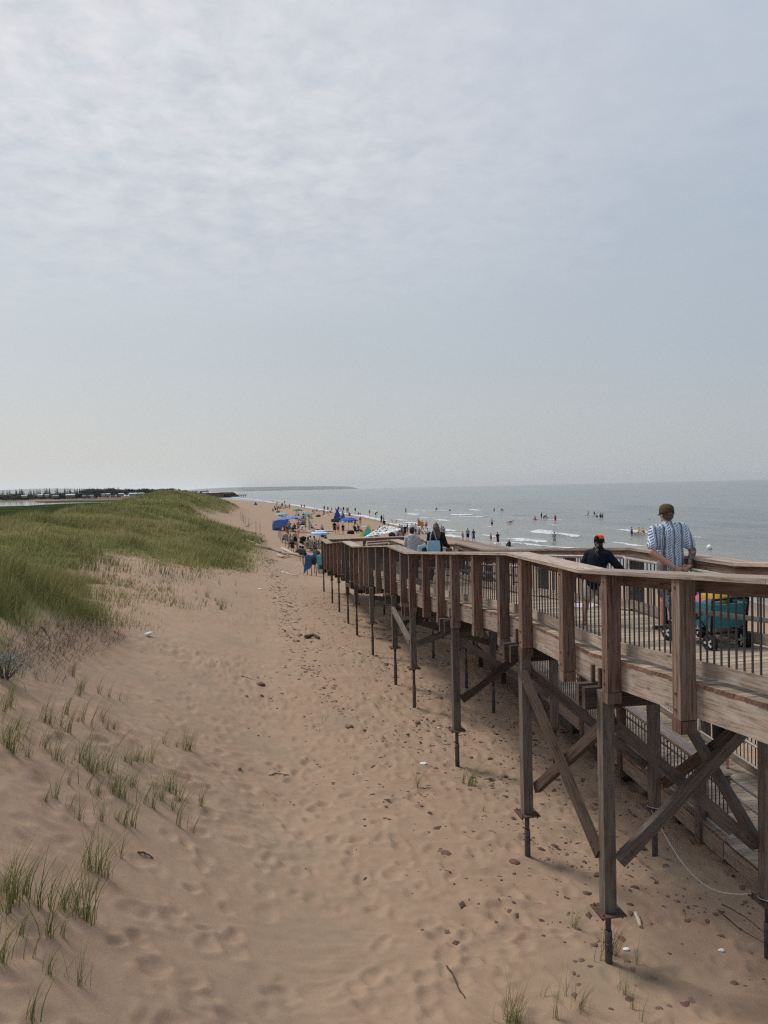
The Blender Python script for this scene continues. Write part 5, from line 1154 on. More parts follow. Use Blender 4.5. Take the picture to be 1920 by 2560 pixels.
# ---------------------------------------------------------------- the beach crowd
def Z6(x,y): return 680+x/8.295,1240+y/8.295
def Z7(x,y): return 840+x/7.541,1250+y/7.541
def Z8(x,y): return 980+x/10.369,1290+y/10.369
def ZA(x,y): return 960+x/4.1475,1230+y/4.1475
def ZB(x,y): return 1300+x/2.676,1230+y/2.676
H=('hair',(.022,.015,.012)); LH=('longhair',(.05,.03,.02)); BR=('hair',(.07,.045,.03)); HW=('hair',(.6,.6,.58)); LBL=('longhair',(.25,.17,.09))
def crowd(z,rows,sea=False):
    for x,y,pose,ht,face,wear,hair,sk,label in rows:
        p=ground_at(*z(x,y),sea=False); person(p,pose,ht,face,wear,label,None,sk,hair)
A,B_=180,0
crowd(Z6,[
(1085,302,'stand',1.75,150,[('long',BK),('pants',BK)],H,0,'tall figure all in black at the waterline, leftmost of the row before the waves'),
(1160,318,'stand2',1.7,160,[('shirt',DK),('shorts',BK)],H,0,'figure in dark top second from left in the row at the waterline'),
(1237,308,'stand',1.35,140,[('shirt',MV),('shorts',DK)],H,1,'short child in mauve, third from left in the row at the waterline'),
(1325,322,'walk',1.55,90,[('shirt',TN),('trunks',DK)],BR,0,'child in tan top walking along the waterline'),
(1382,318,'stand',1.72,20,[('long',BK),('pants',DK)],H,0,'person in black facing the waves, middle of the waterline row'),
(1420,318,'stand2',1.3,30,[('shirt',WH),('shorts',GY)],H,0,'small child in white shirt beside the person in black at the waterline'),
(1447,322,'stand',1.1,-20,[('trunks',PK)],BR,2,'toddler in pink trunks near the child in white at the waterline'),
(1485,328,'stand',1.75,10,[('long',BK),('shorts',NV)],H,0,'person in black with bare legs right of the toddler at the waterline'),
(1550,343,'walk',1.65,40,[('shirt',WH),('pants',DK)],H,0,'person in white shirt and dark trousers at the right of the waterline row'),
(1577,343,'stand',1.7,20,[('shirt',BK),('pants',BK)],H,3,'person in black standing against the one in white at the waterline'),
(612,252,'stand',1.5,30,[('shirt',DK),('shorts',BK)],H,0,'left one of a far pair standing alone at the wet sand'),
(670,260,'stand2',1.65,-10,[('shirt',BK),('shorts',BK)],H,0,'right one of a far pair standing alone at the wet sand'),
(262,157,'stand',1.8,0,[('shirt',BK),('pants',BK)],H,0,'farthest lone dark figure at the water beyond the crowd'),
(360,268,'stand2',1.75,170,[('shirt',GY),('pants',GN)],BR,0,'person in grey standing right of the far seated group'),
(75,292,'huddle',1.7,30,[('shirt',BK),('shorts',DK)],H,0,'leftmost seated person in black of the far group'),
(112,297,'sit',1.7,-30,[('shirt',MV),('shorts',DK)],H,0,'person in mauve seated at the front of the far group'),
(122,252,'sit',1.7,20,[('shirt',GY),('shorts',BK)],BR,0,'person in grey seated at the back of the far group'),
(160,242,'huddle',1.6,-20,[('shirt',TN),('shorts',BK)],H,1,'person in tan crouched in the middle of the far group'),
(206,250,'stand',1.7,60,[('shirt',DK),('pants',BK)],H,0,'left standing person in the far group'),
(240,262,'sit',1.7,10,[('shirt',WH),('shorts',GY)],H,0,'person in white seated in the far group'),
(275,262,'stand2',1.7,-60,[('shirt',MV),('pants',DK)],BR,0,'right standing person in the far group'),
(155,420,'sit',1.7,-20,[('shirt',RD),('shorts',DK)],H,0,'left of two people in red sitting on the far sand'),
(203,420,'huddle',1.7,10,[('shirt',BK),('shorts',RD)],H,0,'right of two people sitting together, in black over red'),
(240,428,'lie',1.7,70,[('trunks',RD)],BR,2,'person lying in red trunks beside the seated pair'),
(20,318,'sit',1.7,0,[('shirt',GY),('shorts',DK)],BR,0,'lone seated person in grey at the far left by the fence'),
(850,338,'sit',1.7,-60,[('shirt',BK),('shorts',DK)],H,0,'leftmost of four sitting by the waterline sand rise'),
(885,318,'kneel',1.6,10,[('shirt',WH),('shorts',DK)],H,0,'kneeling person in white among four by the waterline'),
(930,322,'sit',1.7,40,[('shirt',DK),('shorts',MV)],H,0,'person in black over mauve among four by the waterline'),
(985,328,'lie',1.7,80,[('trunks',PK)],BR,2,'person lying in pink at the right of four by the waterline'),
(1080,348,'huddle',1.7,30,[('shirt',DK),('shorts',BK)],H,0,'person in black sitting left of the red beach mat'),
(1118,358,'lie',1.7,80,[('suit',RD)],BR,2,'sunbather in red swimsuit lying before the waterline row'),
(1208,352,'sit',1.7,-30,[('shirt',BK),('shorts',DK)],H,0,'person in black sitting right of the sunbather in red'),
(1240,345,'sit',1.4,20,[('suit',PK)],BR,2,'child in pink sitting behind the person in black'),
(825,388,'lie',1.7,70,[('trunks',DK)],H,1,'tanned person lying alone on the open sand'),
(1075,398,'sit',1.7,80,[('shirt',MV),('trunks',BK)],H,1,'person in mauve sitting at the end of a pale mat'),
(510,465,'stand2',1.6,120,[('shirt',YL),('shorts',WH)],BR,0,'person in yellow standing under the dark green umbrella'),
(545,470,'chair',1.7,150,[('shirt',BK),('shorts',WH)],H,0,'person in black seated under the dark green umbrella'),
(560,620,'sit',1.7,-40,[('shirt',YL),('shorts',DK)],BR,0,'person in yellow sitting right of the blue canopy'),
(600,612,'huddle',1.7,20,[('shirt',TN),('shorts',GN)],H,0,'person in tan crouched beside the blue canopy'),
(640,590,'kneel',1.6,60,[('shirt',PK),('shorts',DK)],LH,2,'person in pink kneeling below the pale green umbrella'),
(668,560,'sit',1.7,-20,[('shirt',GY),('shorts',DK)],BR,0,'person in grey sitting below the pale green umbrella'),
(215,565,'chair',1.7,170,[('shirt',WH),('shorts',DK)],H,0,'left person seated below the teal umbrella'),
(270,560,'chair',1.7,160,[('shirt',BK),('shorts',DK)],H,0,'right person seated below the teal umbrella'),
(258,742,'huddle',1.75,-30,[('long',BK),('pants',BK)],H,0,'person in black sitting in front of the blue canopy'),
(362,790,'stand',1.7,20,[('shirt',(.2,.2,.2)),('shorts',JN)],BR,0,'person in grey shirt standing before the blue canopy'),
(548,768,'stand2',1.7,160,[('dress',MV)],LH,0,'woman in a dark patterned dress at the right edge of the blue canopy'),
(470,690,'sit',1.7,-10,[('shirt',DK),('shorts',BK)],H,0,'person in black sitting in the shade of the blue canopy'),
(545,872,'bend',1.65,-100,[('shirt',(.55,.45,.45)),('shorts',PK)],H,0,'person in pale pink bending over the sand'),
(390,960,'huddle',1.7,20,[('shirt',(.5,.36,.33)),('shorts',DK)],BR,0,'person in pale pink crouched between the fence and the canopy'),
(440,1000,'sit',1.7,-30,[('shirt',TN),('shorts',DK)],H,1,'tanned person sitting at the fence stakes'),
(487,1078,'stand',1.65,10,[('trunks',BK)],H,1,'bare backed person in black shorts standing by the fence stakes'),
(430,1085,'huddle',1.6,30,[('shirt',BK),('shorts',DK)],H,0,'small person in black crouched at the foot of the fence'),
(820,712,'chair',1.7,-110,[('shirt',GY),('shorts',NV)],H,0,'person in grey seated in a low chair on the pale blanket'),
(925,715,'sit',1.7,-60,[('shirt',WH),('pants',NV)],H,0,'person in white sitting on the pale blanket'),
(1060,716,'huddle',1.7,120,[('shirt',GY),('shorts',DK)],LH,0,'dark haired person in grey bent forward on the pale blanket'),
(1300,792,'walk',1.75,5,[('shirt',BK),('shorts',BK)],H,0,'man all in black walking away, left of three'),
(1370,797,'walk',1.7,-5,[('trunks',RD)],BR,2,'bare backed man in red trunks, middle of three walking away'),
(1475,797,'walk',1.45,8,[('shirt',BK),('trunks',DK)],H,0,'boy in black top, right of three walking away'),
(1410,535,'sit',1.7,20,[('shirt',BK),('shorts',GY)],HW,0,'person in a white cap sitting by the dark blue shelter'),
(1482,552,'huddle',1.7,-20,[('shirt',WH),('shorts',OR)],('hair',(.5,.06,.06)),0,'person in white with a red cap by the dark blue shelter'),
(1530,540,'sit',1.7,30,[('shirt',DK),('shorts',DK)],H,0,'person in dark clothes right of the one with the red cap'),
(1045,885,'sit',1.7,0,[('shirt',BK),('shorts',DK)],H,0,'left head showing behind the striped umbrella'),
(1095,880,'sit',1.75,-10,[('shirt',MV),('shorts',DK)],BR,0,'right head showing behind the striped umbrella'),
(835,1065,'chair',1.7,-70,[('shirt',WH),('shorts',DK)],H,0,'person in white seated under the striped umbrella'),
(910,1075,'chair',1.7,-50,[('shirt',(.5,.55,.6)),('shorts',GY)],H,0,'person in pale blue seated under the striped umbrella'),
(930,1600,'stand2',1.75,-30,[('shirt',(.085,.088,.075)),('shorts',JN)],H,0,'man in dark grey shirt and denim shorts at the far end of the boardwalk'),
])
crowd(Z7,[
(365,243,'walk',1.75,60,[('long',BK),('shorts',DK)],H,0,'lone figure in black at the waterline between the row and the pair'),
(425,272,'sit',1.4,20,[('shirt',DK)],H,1,'left of two children sitting on the wet sand'),
(460,277,'sit',1.3,-20,[('trunks',MV)],BR,2,'right of two children sitting on the wet sand'),
(633,293,'stand2',1.65,20,[('shirt',MV),('trunks',PK)],H,0,'person in mauve standing at the foam edge'),
(747,318,'bend',1.75,-60,[('shirt',BK),('shorts',BK)],H,0,'person in black stooping at the foam edge'),
(857,433,'stand',1.75,-40,[('long',NV),('pants',BK)],H,0,'person in navy, left of a pair facing each other on the sand'),
(903,433,'stand2',1.72,60,[('shirt',WH),('pants',BK)],H,0,'person in white shirt, right of a pair facing each other on the sand'),
(1060,448,'bend',1.2,40,[('trunks',PK)],BR,2,'left of two children playing at the water edge'),
(1130,448,'bend',1.2,-40,[('trunks',OR)],BR,2,'right of two children playing at the water edge'),
(462,495,'stand2',1.7,30,[('shirt',(.14,.17,.13)),('shorts',TN)],BR,1,'person in olive carrying a board behind the blue umbrella'),
(245,425,'sit',1.7,0,[('shirt',GN),('shorts',DK)],H,0,'person in green sitting behind the blue umbrella'),
(300,425,'huddle',1.7,20,[('shirt',DK),('shorts',GN)],BR,0,'person in dark clothes sitting behind the blue umbrella'),
(360,470,'kneel',1.6,-20,[('shirt',BK),('shorts',DK)],H,0,'kneeling person at the right rim of the blue umbrella'),
(360,620,'chair',1.75,-40,[('long',NV),('pants',BK)],H,0,'person in navy seated in the shade of the blue umbrella'),
(430,612,'chair',1.75,-120,[('shirt',DK),('pants',NV)],H,0,'second person seated in the shade, right under the blue umbrella'),
(710,672,'sit',1.6,-80,[('shirt',GY),('shorts',DK)],H,0,'person in grey sitting right of the yellow and teal tent'),
(910,560,'stand',1.7,0,[('shirt',BK),('pants',WH)],H,0,'person in black and white standing behind the spotted cloth'),
(820,600,'sit',1.7,40,[('shirt',BK),('shorts',DK)],H,0,'person in a dark hat behind the left of the spotted cloth'),
(1075,575,'huddle',1.7,-20,[('shirt',WH),('shorts',BK)],H,0,'person in white behind the right of the spotted cloth'),
(1135,680,'huddle',1.7,10,[('shirt',WH),('shorts',BK)],LH,0,'dark curly haired person in white right of the spotted cloth'),
(1205,690,'stand2',1.7,30,[('trunks',DK)],H,1,'bare chested person with dark hair in the group by the spotted cloth'),
(1252,690,'stand',1.6,-30,[('shirt',GY),('shorts',MV)],H,0,'person in grey in the group by the spotted cloth'),
(1303,690,'stand',1.6,0,[('shirt',BK),('pants',BK)],H,0,'person in black at the right of the group by the spotted cloth'),
(1455,640,'stand2',1.65,10,[('shirt',WH),('shorts',GY)],H,0,'person in white behind the youth in the hoodie'),
(1503,660,'stand',1.7,40,[('shirt',(.5,.55,.6)),('pants',JN)],H,0,'person in pale top and jeans left of the orange flag'),
(1628,565,'stand',1.7,0,[('shirt',GY),('pants',GN)],H,0,'person in grey right of the orange flag'),
])
crowd(Z8,[
(890,370,'stand',1.7,-20,[('trunks',RD)],H,2,'bare backed person in red left of the woman with the bag'),
(830,470,'huddle',1.7,20,[('shirt',WH),('shorts',DK)],H,0,'person in white bending down left of the woman with the bag'),
(920,470,'sit',1.7,0,[('shirt',WH),('shorts',DK)],H,0,'dark haired person in white just left of the woman with the bag'),
(1150,420,'stand',1.7,0,[('shirt',GY),('shorts',GY)],H,0,'person in grey just right of the woman with the bag'),
(1290,560,'walk',1.75,-20,[('shirt',GY),('shorts',TN)],H,0,'left of a grey clad couple walking on the sand, black bag at the side'),
(1340,590,'walk',1.72,-12,[('shirt',(.2,.2,.21)),('pants',(.18,.17,.16))],H,0,'right of a grey clad couple walking on the sand'),
])
crowd(ZA,[
(818,508,'stand',1.3,30,[('trunks',MV)],BR,2,'bare child standing left of the couple at the water'),
(870,512,'stand',1.75,0,[('shirt',(.16,.24,.33)),('shorts',BK)],H,0,'man in blue shirt and black shorts, left of the couple at the water'),
(930,516,'stand2',1.7,-5,[('dress',(.05,.06,.26))],H,0,'woman in a blue dress, right of the couple at the water'),
(1110,522,'stand',1.25,30,[('trunks',RD)],BR,2,'small child at the water left of the woman in black'),
(1180,552,'walk',1.7,-20,[('dress',BK)],H,2,'woman in a short black dress stepping along the water edge'),
])
_tops=[('black',BK),('white',WH),('grey',GY),('navy',NV),('mauve',MV),('tan',TN),('red',RD),('green',GN),('yellow',YL),('pale blue',(.4,.47,.55))]
def extra(z,pts,where):
    for i,(x,y,pose) in enumerate(pts):
        n,c=_tops[(i*3+x)%10]; n2,c2=[('dark',DK),('denim',JN),('tan',TN)][(i+y)%3]
        vb={'stand':'standing','stand2':'standing with a raised hand','sit':'sitting on the sand','huddle':'sitting hunched','chair':'seated low','kneel':'kneeling','lie':'lying'}[pose]
        person(ground_at(*z(x,y)),pose,random.uniform(1.55,1.78),random.uniform(0,360),[('shirt',c),('shorts',c2)],'person in %s top %s %s'%(n,vb.replace(' on the sand','').replace(' with a raised hand',''),where[i%len(where)]),None,i,[H,BR,LH][i%3])
extra(Z6,[(495,480,'sit'),(530,505,'kneel'),(585,505,'huddle'),(610,520,'sit'),(655,540,'stand'),(690,500,'sit')],['left under the dark green umbrella','in front of the dark green umbrella','between the two green umbrellas','just left of the pale green umbrella','below the rim of the pale green umbrella','right of the pale green umbrella'])
extra(Z6,[(300,735,'sit'),(430,745,'huddle'),(330,850,'kneel'),(300,960,'chair'),(360,1000,'sit'),(500,1010,'huddle')],['under the left edge of the blue canopy','under the middle of the blue canopy','in front of the blue canopy','in the left chair by the fence','between the chairs by the fence','right of the bare backed person by the fence'])
extra(Z6,[(1460,470,'huddle'),(1570,480,'sit'),(1610,500,'stand'),(1640,530,'sit'),(980,1090,'sit'),(780,1080,'chair'),(865,1150,'sit')],['behind the dark blue shelter','behind the blue umbrella, leftmost','upright behind the blue umbrella','right behind the blue umbrella','under the right of the striped umbrella','under the left of the striped umbrella','before the striped umbrella'])
extra(Z7,[(770,690,'sit'),(980,600,'huddle'),(1020,590,'kneel'),(1165,690,'sit'),(1230,690,'stand2'),(1275,690,'huddle'),(1345,670,'stand'),(1420,650,'stand'),(1570,650,'sit')],['at the left end of the spotted cloth','behind the middle of the spotted cloth','at the right of the spotted cloth','at the far right of the spotted cloth','in the middle of the group by the spotted cloth','low in the group by the spotted cloth','left of the hooded youth','right of the hooded youth on the beach','at the foot of the orange flag'])
extra(Z6,[(60,250,'sit'),(95,235,'stand'),(140,265,'huddle'),(185,268,'sit'),(222,225,'stand'),(300,250,'huddle'),(10,130,'sit'),(115,150,'sit')],['at the left back of the far group','upright at the left of the far group','low at the front of the far group','at the middle front of the far group','upright at the back of the far group','at the right end of the far group','on the farthest sand at left','on the farthest sand by the water'])
p=ground_at(*ZA(1305,572)); person(p,'huddle',1.7,20,[('long',BK),('pants',BK)],'dark haired person in black crouching just behind the boardwalk rail',None,0,LH)
# in the water
def wade(z,rows):
    for x,y,pose,ht,face,wear,hair,sk,sub,label in rows:
        r_=ray(*z(x,y)); p=Vector(r_*((SEA+.05)/r_[2])); p.z=SEA; person(p,pose,ht,face,wear,label,None,sk,hair,sub)
wade(ZA,[
(227,207,'walk',1.75,80,[('long',BK),('pants',BK)],H,0,.30,'lone wader in black left of the orange flag, far out'),
(683,200,'stand',1.6,0,[('long',BK)],H,0,.85,'small dark bather right of the surfer, waist deep'),
(1143,194,'stand2',1.7,20,[('trunks',DK)],BR,1,.75,'left of two bathers deep in the waves'),
(1235,198,'bend',1.7,60,[('long',NV)],H,0,.6,'stooping bather in navy, right of two deep in the waves'),
(1120,338,'wade',1.75,10,[('trunks',BK)],H,2,.55,'bather with arms held out, knee deep'),
])
wade(ZB,[
(145,168,'stand2',1.75,60,[('long',NV),('pants',NV)],H,0,.6,'bather in navy left of the paddle board'),
(160,175,'bend',1.7,-60,[('long',BK)],H,0,.6,'bather leaning over the paddle board'),
(178,172,'stand',1.6,-80,[('shirt',YL)],H,0,.8,'bather in yellow behind the paddle board'),
(103,192,'wade',1.5,0,[('shirt',RD)],BR,2,1.0,'bather in red deep in the water left of the board'),
(237,200,'stand',1.75,10,[('suit',RD),('shorts',RD)],H,0,.25,'person all in red wading, right of the paddle board'),
(515,165,'stand',1.5,0,[('shirt',DK)],H,0,.95,'dark bather right of the white raft'),
(538,168,'stand',1.7,20,[('trunks',BK)],H,1,.65,'left of two bare bathers right of the raft'),
(551,168,'stand2',1.7,-20,[('trunks',DK)],BR,2,.65,'right of two bare bathers right of the raft'),
(748,280,'stand',1.65,30,[('trunks',DK)],H,1,.60,'bare bather standing left of the white float'),
(230,336,'stand2',1.75,0,[('shirt',(.20,.32,.42)),('shorts',TN)],H,2,.35,'bather in pale blue shirt wading behind the breaking wave'),
(293,287,'stand',1.6,0,[('shirt',DK)],H,0,1.35,'head of a swimmer just beyond the breaking wave'),
(868,184,'stand',1.6,0,[('shirt',DK)],H,0,1.38,'head of a swimmer left of the man in the striped shirt'),
(280,132,'stand',1.6,0,[('shirt',DK)],H,0,1.36,'tiny head of the swimmer farthest out'),
])
def floatboard(z,x,y,l,w,c,rz,label,name='surfboard',riders=()):
    r_=ray(*z(x,y)); p=Vector(r_*((SEA+.1)/r_[2])); p.z=SEA+.10; rg=[]
    for k in np.linspace(-1,1,15):
        ww=w/2*max(.06,(1-abs(k)**3)); rg.append([Vector((k*l/2,ww*math.cos(a),.05*math.sin(a)*max(.2,1-abs(k)**4)+.08*k*k)) for a in np.linspace(0,6.283,10,endpoint=False)])
    me=loftmesh(rg); smooth(me); o=link(name,me,cloth(c,.35)); o.location=p; o.rotation_euler=(0,0,R(rz)); tag(o,label,name.replace('_',' '))
    for dx,pose,wear,hr,sk,lb in riders: person(p+Vector((dx*math.cos(R(rz)),dx*math.sin(R(rz)),.03)),pose,1.6,90+rz,wear,lb,None,sk,hr)
floatboard(ZA,540,187,2.6,.6,(.3,.32,.33),8,'grey surfboard far out with a surfer lying on it','surfboard',[(.3,'huddle',[('long',BK),('pants',BK)],H,0,'surfer in black crouched on the grey board')])
floatboard(ZB,192,170,3.0,.7,(.32,.34,.36),10,'pale paddle board among three bathers','paddle_board')
floatboard(ZB,465,152,4.2,1.0,(.7,.71,.72),-4,'long white raft with two people on it','raft',[(-.3,'sit',[('shirt',GY),('shorts',DK)],H,0,'left person sitting on the long white raft'),(1.3,'huddle',[('shirt',DK),('shorts',DK)],H,0,'right person sitting on the long white raft')])
floatboard(ZB,808,276,2.5,.9,(.72,.72,.72),6,'white float with two yellow clad people on it','raft',[(-.35,'sit',[('shirt',YL),('trunks',RD)],H,1,'left person in yellow on the white float'),(.5,'huddle',[('shirt',YL),('trunks',RD)],H,2,'right person in yellow and red on the white float')])
floatboard(ZA,1305,314,1.7,.8,(.55,.06,.08),10,'small red inflatable with a swimmer on it','inflatable',[(.1,'lie',[('trunks',DK)],H,1,'swimmer lying on the small red inflatable')])
floatboard(ZA,1572,284,1.4,.9,(.6,.05,.06),0,'red inflatable ring near the right, riding a wave','inflatable',[(0,'huddle',[('suit',RD)],BR,2,'child in red on the red inflatable ring')])
r_=ray(*ZB(1267,372)); p=Vector(r_*((SEA+.2)/r_[2]))
lathe('buoy',[(.02,-.3),(.22,-.22),(.3,0),(.25,.2),(.08,.32),(.02,.36)],M_WHITE).location=p; tag(bpy.data.objects[[o.name for o in bpy.data.objects if o.name.startswith('buoy')][-1]],'round white buoy floating at right beyond the rail','buoy')

# ---------------------------------------------------------------- shelters, umbrellas and gear
def stripes(name,c0,c1,n,rad=True):
    m_,nt,b=mat(name); uv=nd(nt,'ShaderNodeTexCoord'); sx=nd(nt,'ShaderNodeSeparateXYZ'); nt.links.new(uv.outputs['Object'],sx.inputs[0])
    r_=nd(nt,'ShaderNodeVectorMath',operation='LENGTH'); nt.links.new(uv.outputs['Object'],r_.inputs[0])
    v=mth(nt,'GREATER_THAN',mth(nt,'FRACT',mth(nt,'MULTIPLY',r_.outputs['Value'],n)),.5); nt.links.new(mixc(nt,v,c0,c1),b.inputs['Base Color']); b.inputs['Roughness'].default_value=.8; return m_
def umbrella(p,r,h,mt,label,tilt=(0,0),sides=8):
    u=empty('beach_umbrella',p,random.uniform(0,1),label,'umbrella'); u.rotation_euler=(R(tilt[0]),R(tilt[1]),random.uniform(0,.6))
    n=sides*4; rg=[]
    for k,(f_,z_) in enumerate([(1.0,-.36),(.8,-.24),(.55,-.115),(.28,-.03),(.02,0)]):
        rg.append([Vector((r*f_*math.cos(2*math.pi*i/n)*(1-.05*f_*math.sin(math.pi*(i%4)/4)),r*f_*math.sin(2*math.pi*i/n)*(1-.05*f_*math.sin(math.pi*(i%4)/4)),z_*r+ .05*f_*r*math.sin(math.pi*(i%4)/4))) for i in range(n)])
    me=loftmesh(rg,True,False); bm=bmesh.new(); bm.from_mesh(me); bmesh.ops.solidify(bm,geom=bm.faces[:],thickness=.012); bm.to_mesh(me); bm.free(); smooth(me); o=link('canopy',me,mt,u); o.location=(0,0,h)
    mb=MB(); mb.tube([Vector((0,0,-.2)),Vector((0,0,h+.06))],.022,8); mb.build('pole',cloth((.5,.5,.5),.4),u)
    mb=MB()
    for i in range(sides):
        a=2*math.pi*i/sides; mb.tube([Vector((.03*math.cos(a),.03*math.sin(a),h-.03)),Vector((r*.97*math.cos(a),r*.97*math.sin(a),h-.37*r))],.006,4,False)
    mb.build('ribs',cloth((.4,.4,.4),.4),u); return u
g=lambda z,x,y: ground_at(*z(x,y))
umbrella(g(Z6,985,1085),1.15,1.75,stripes('striped umbrella cloth',(.04,.18,.44),(.58,.70,.75),2.3),'blue and white striped beach umbrella at the end of the boardwalk')
umbrella(g(Z7,240,575),1.5,2.0,cloth((.03,.12,.42)),'plain blue umbrella with a white top on the middle beach')
o=blob('cloth_cap',g(Z7,240,575)+Vector((0,0,2.0)),.28,(1.5,1.2,.35),cloth(WH),'white cloth thrown over the top of the plain blue umbrella','cloth',2,.2)
umbrella(g(Z6,540,480),1.15,2.1,cloth((.05,.17,.11)),'dark green umbrella behind the blue canopy')
umbrella(g(Z6,650,520),1.25,1.9,cloth((.23,.42,.33)),'pale green umbrella tilted to the right',(18,38))
umbrella(g(Z6,200,575),1.25,1.9,cloth((.22,.43,.44)),'pale teal umbrella left of the blue canopy')
def sheet(name,corners,mt,label,cat,sag=.1,n=10,thick=.012,parent=None):
    A,B2,C2,D2=[Vector(c) for c in corners]; rg=[]
    for i in range(n+1):
        row=[]
        for j in range(n+1):
            u,v=i/n,j/n; p=(A*(1-u)+B2*u)*(1-v)+(D2*(1-u)+C2*u)*v
            p.z-=sag*math.sin(math.pi*u)*math.sin(math.pi*v)-.04*math.sin(9*u+4*v); row.append(p)
        rg.append(row)
    me=loftmesh(rg,False,False); bm=bmesh.new(); bm.from_mesh(me); bmesh.ops.solidify(bm,geom=bm.faces[:],thickness=thick); bm.to_mesh(me); bm.free(); smooth(me)
    o=link(name,me,mt,parent); return tag(o,label,cat) if label else o
def mottled(name,c0,c1,sc,lo=.45,hi=.55):
    m_,nt,b=mat(name); nt.links.new(mixc(nt,ramp(nt,noise(nt,nd(nt,'ShaderNodeTexCoord').outputs['Object'],sc,3,.5),[(lo,0.0),(hi,1.0)]),c0,c1),b.inputs['Base Color']); b.inputs['Roughness'].default_value=.85; return m_
p=g(Z6,370,730); e=empty('beach_canopy',p,R(-8),'sloping blue fabric canopy on poles, the largest shelter near the fence','canopy')
sheet('canopy_cloth',[(-2.0,-1.2,1.5),(1.6,-1.3,1.9),(1.9,1.3,2.15),(-1.3,1.4,1.95)],mottled('blue canopy cloth',(.07,.14,.42),(.16,.24,.5),3),None,None,.22,12,.012,e)
sheet('back_wall',[(-2.0,-1.2,1.5),(-1.3,1.4,1.95),(-1.5,1.2,.0),(-2.2,-1.1,.0)],cloth((.07,.15,.42)),None,None,.05,8,.012,e)
sheet('front_flap',[(-2.0,-1.2,1.5),(.2,-1.26,1.74),(.1,-1.3,.75),(-2.1,-1.25,.35)],cloth((.08,.15,.40)),None,None,.05,8,.012,e)
for q in ((-2,-1.2,1.5),(1.6,-1.3,1.9),(1.9,1.3,2.15),(-1.3,1.4,1.95)):
    mb=MB(); mb.tube([Vector((q[0],q[1],-.15)),Vector(q)],.02,6); mb.build('pole',cloth((.5,.5,.5),.4),e)
p=g(Z7,545,688); e=empty('beach_tent',p,R(20),'small yellow and teal pop up beach tent','tent')
A_,B2,C2,Tp=Vector((-1.1,-.75,0)),Vector((1.0,-.85,0)),Vector((.2,1.0,0)),Vector((.55,-.1,1.55))
def tri(name,a,b2,c2,mt,par):
    me=bpy.data.meshes.new(name); n=(b2-a).cross(c2-a).normalized()*.012; me.from_pydata([tuple(v) for v in (a,b2,c2,a-n,b2-n,c2-n)],[],[(0,1,2),(5,4,3),(0,3,4,1),(1,4,5,2),(2,5,3,0)]); return link(name,me,mt,par)
tri('side_panel',A_,C2,Tp,cloth((.62,.60,.06)),e); tri('side_panel',C2,B2,Tp,cloth((.60,.58,.06)),e); tri('front_panel',A_+Vector((.02,-.02,0)),B2,Tp,cloth((.60,.58,.06)),e)
ff=Vector((0,-.03,.0)); tri('door_flap',A_.lerp(B2,.22)+ff,B2+ff+Vector((-.1,0,0)),Tp.lerp(A_,.10)+ff*1.5,cloth((.10,.42,.48)),e)
p=g(Z7,880,720); e=empty('beach_shelter',p,R(6),'low white beach shelter cloth with black spots','shelter')
sheet('spotted_cloth',[(-2.6,-.9,.15),(2.3,-.6,1.0),(2.5,.9,1.15),(.3,1.0,1.6)],mottled('white cloth with black spots',(.02,.02,.02),(.74,.74,.72),4.5,.43,.46),None,None,.12,14,.012,e)
for q in ((2.3,-.6,1.0),(2.5,.9,1.15),(.3,1.0,1.6)):
    mb=MB(); mb.tube([Vector((q[0],q[1],-.1)),Vector(q)],.018,6); mb.build('pole',cloth((.5,.5,.5),.4),e)
p=g(Z6,1345,490); e=empty('beach_shelter',p,.3,'tall dark blue folded shelter with steep sides, by the green box','shelter')
tri('side_panel',Vector((-1,-.6,0)),Vector((1,-.6,0)),Vector((.1,0,2.5)),cloth((.03,.07,.30)),e); tri('side_panel',Vector((1,-.6,0)),Vector((.6,.9,0)),Vector((.1,0,2.5)),cloth((.03,.07,.30)),e); tri('side_panel',Vector((.6,.9,0)),Vector((-1,-.6,0)),Vector((.1,0,2.5)),cloth((.03,.07,.30)),e)
tri('door_flap',Vector((.9,-.75,0)),Vector((1.9,-.3,0)),Vector((1.2,-.3,2.1)),cloth((.05,.11,.36)),e)
p=ground_at(639,1263); e=empty('beach_tent',p,.2,'small blue tent alone on the farthest part of the beach','tent')
for a,b2 in (((-.9,-.6,0),(.9,-.6,0)),((.9,-.6,0),(0,1,0)),((0,1,0),(-.9,-.6,0))): tri('side_panel',Vector(a),Vector(b2),Vector((0,0,1.5)),cloth((.06,.13,.40)),e)
# flag
p=g(Z7,1548,690); e=empty('beach_flag',p,0,'orange triangular flag on a tall thin pole','flag')
r_=ray(*Z7(1548,340)); ht=r_[2]*p.y-p.z
mb=MB(); mb.tube([Vector((0,0,-.3)),Vector((0,0,ht))],.03,8); mb.build('pole',cloth((.12,.11,.1)),e)
rg=[]
for k in range(7):
    u=k/6; rg.append([Vector((u*.0+v*1.05*(u),.06*math.sin(5*v*u),ht-.02-u*1.15)) for v in np.linspace(0,1,6)])
me=loftmesh(rg,False,False); bm=bmesh.new(); bm.from_mesh(me); bmesh.ops.solidify(bm,geom=bm.faces[:],thickness=.01); bm.to_mesh(me); bm.free(); link('flag_cloth',me,cloth((.55,.20,.04)),e)
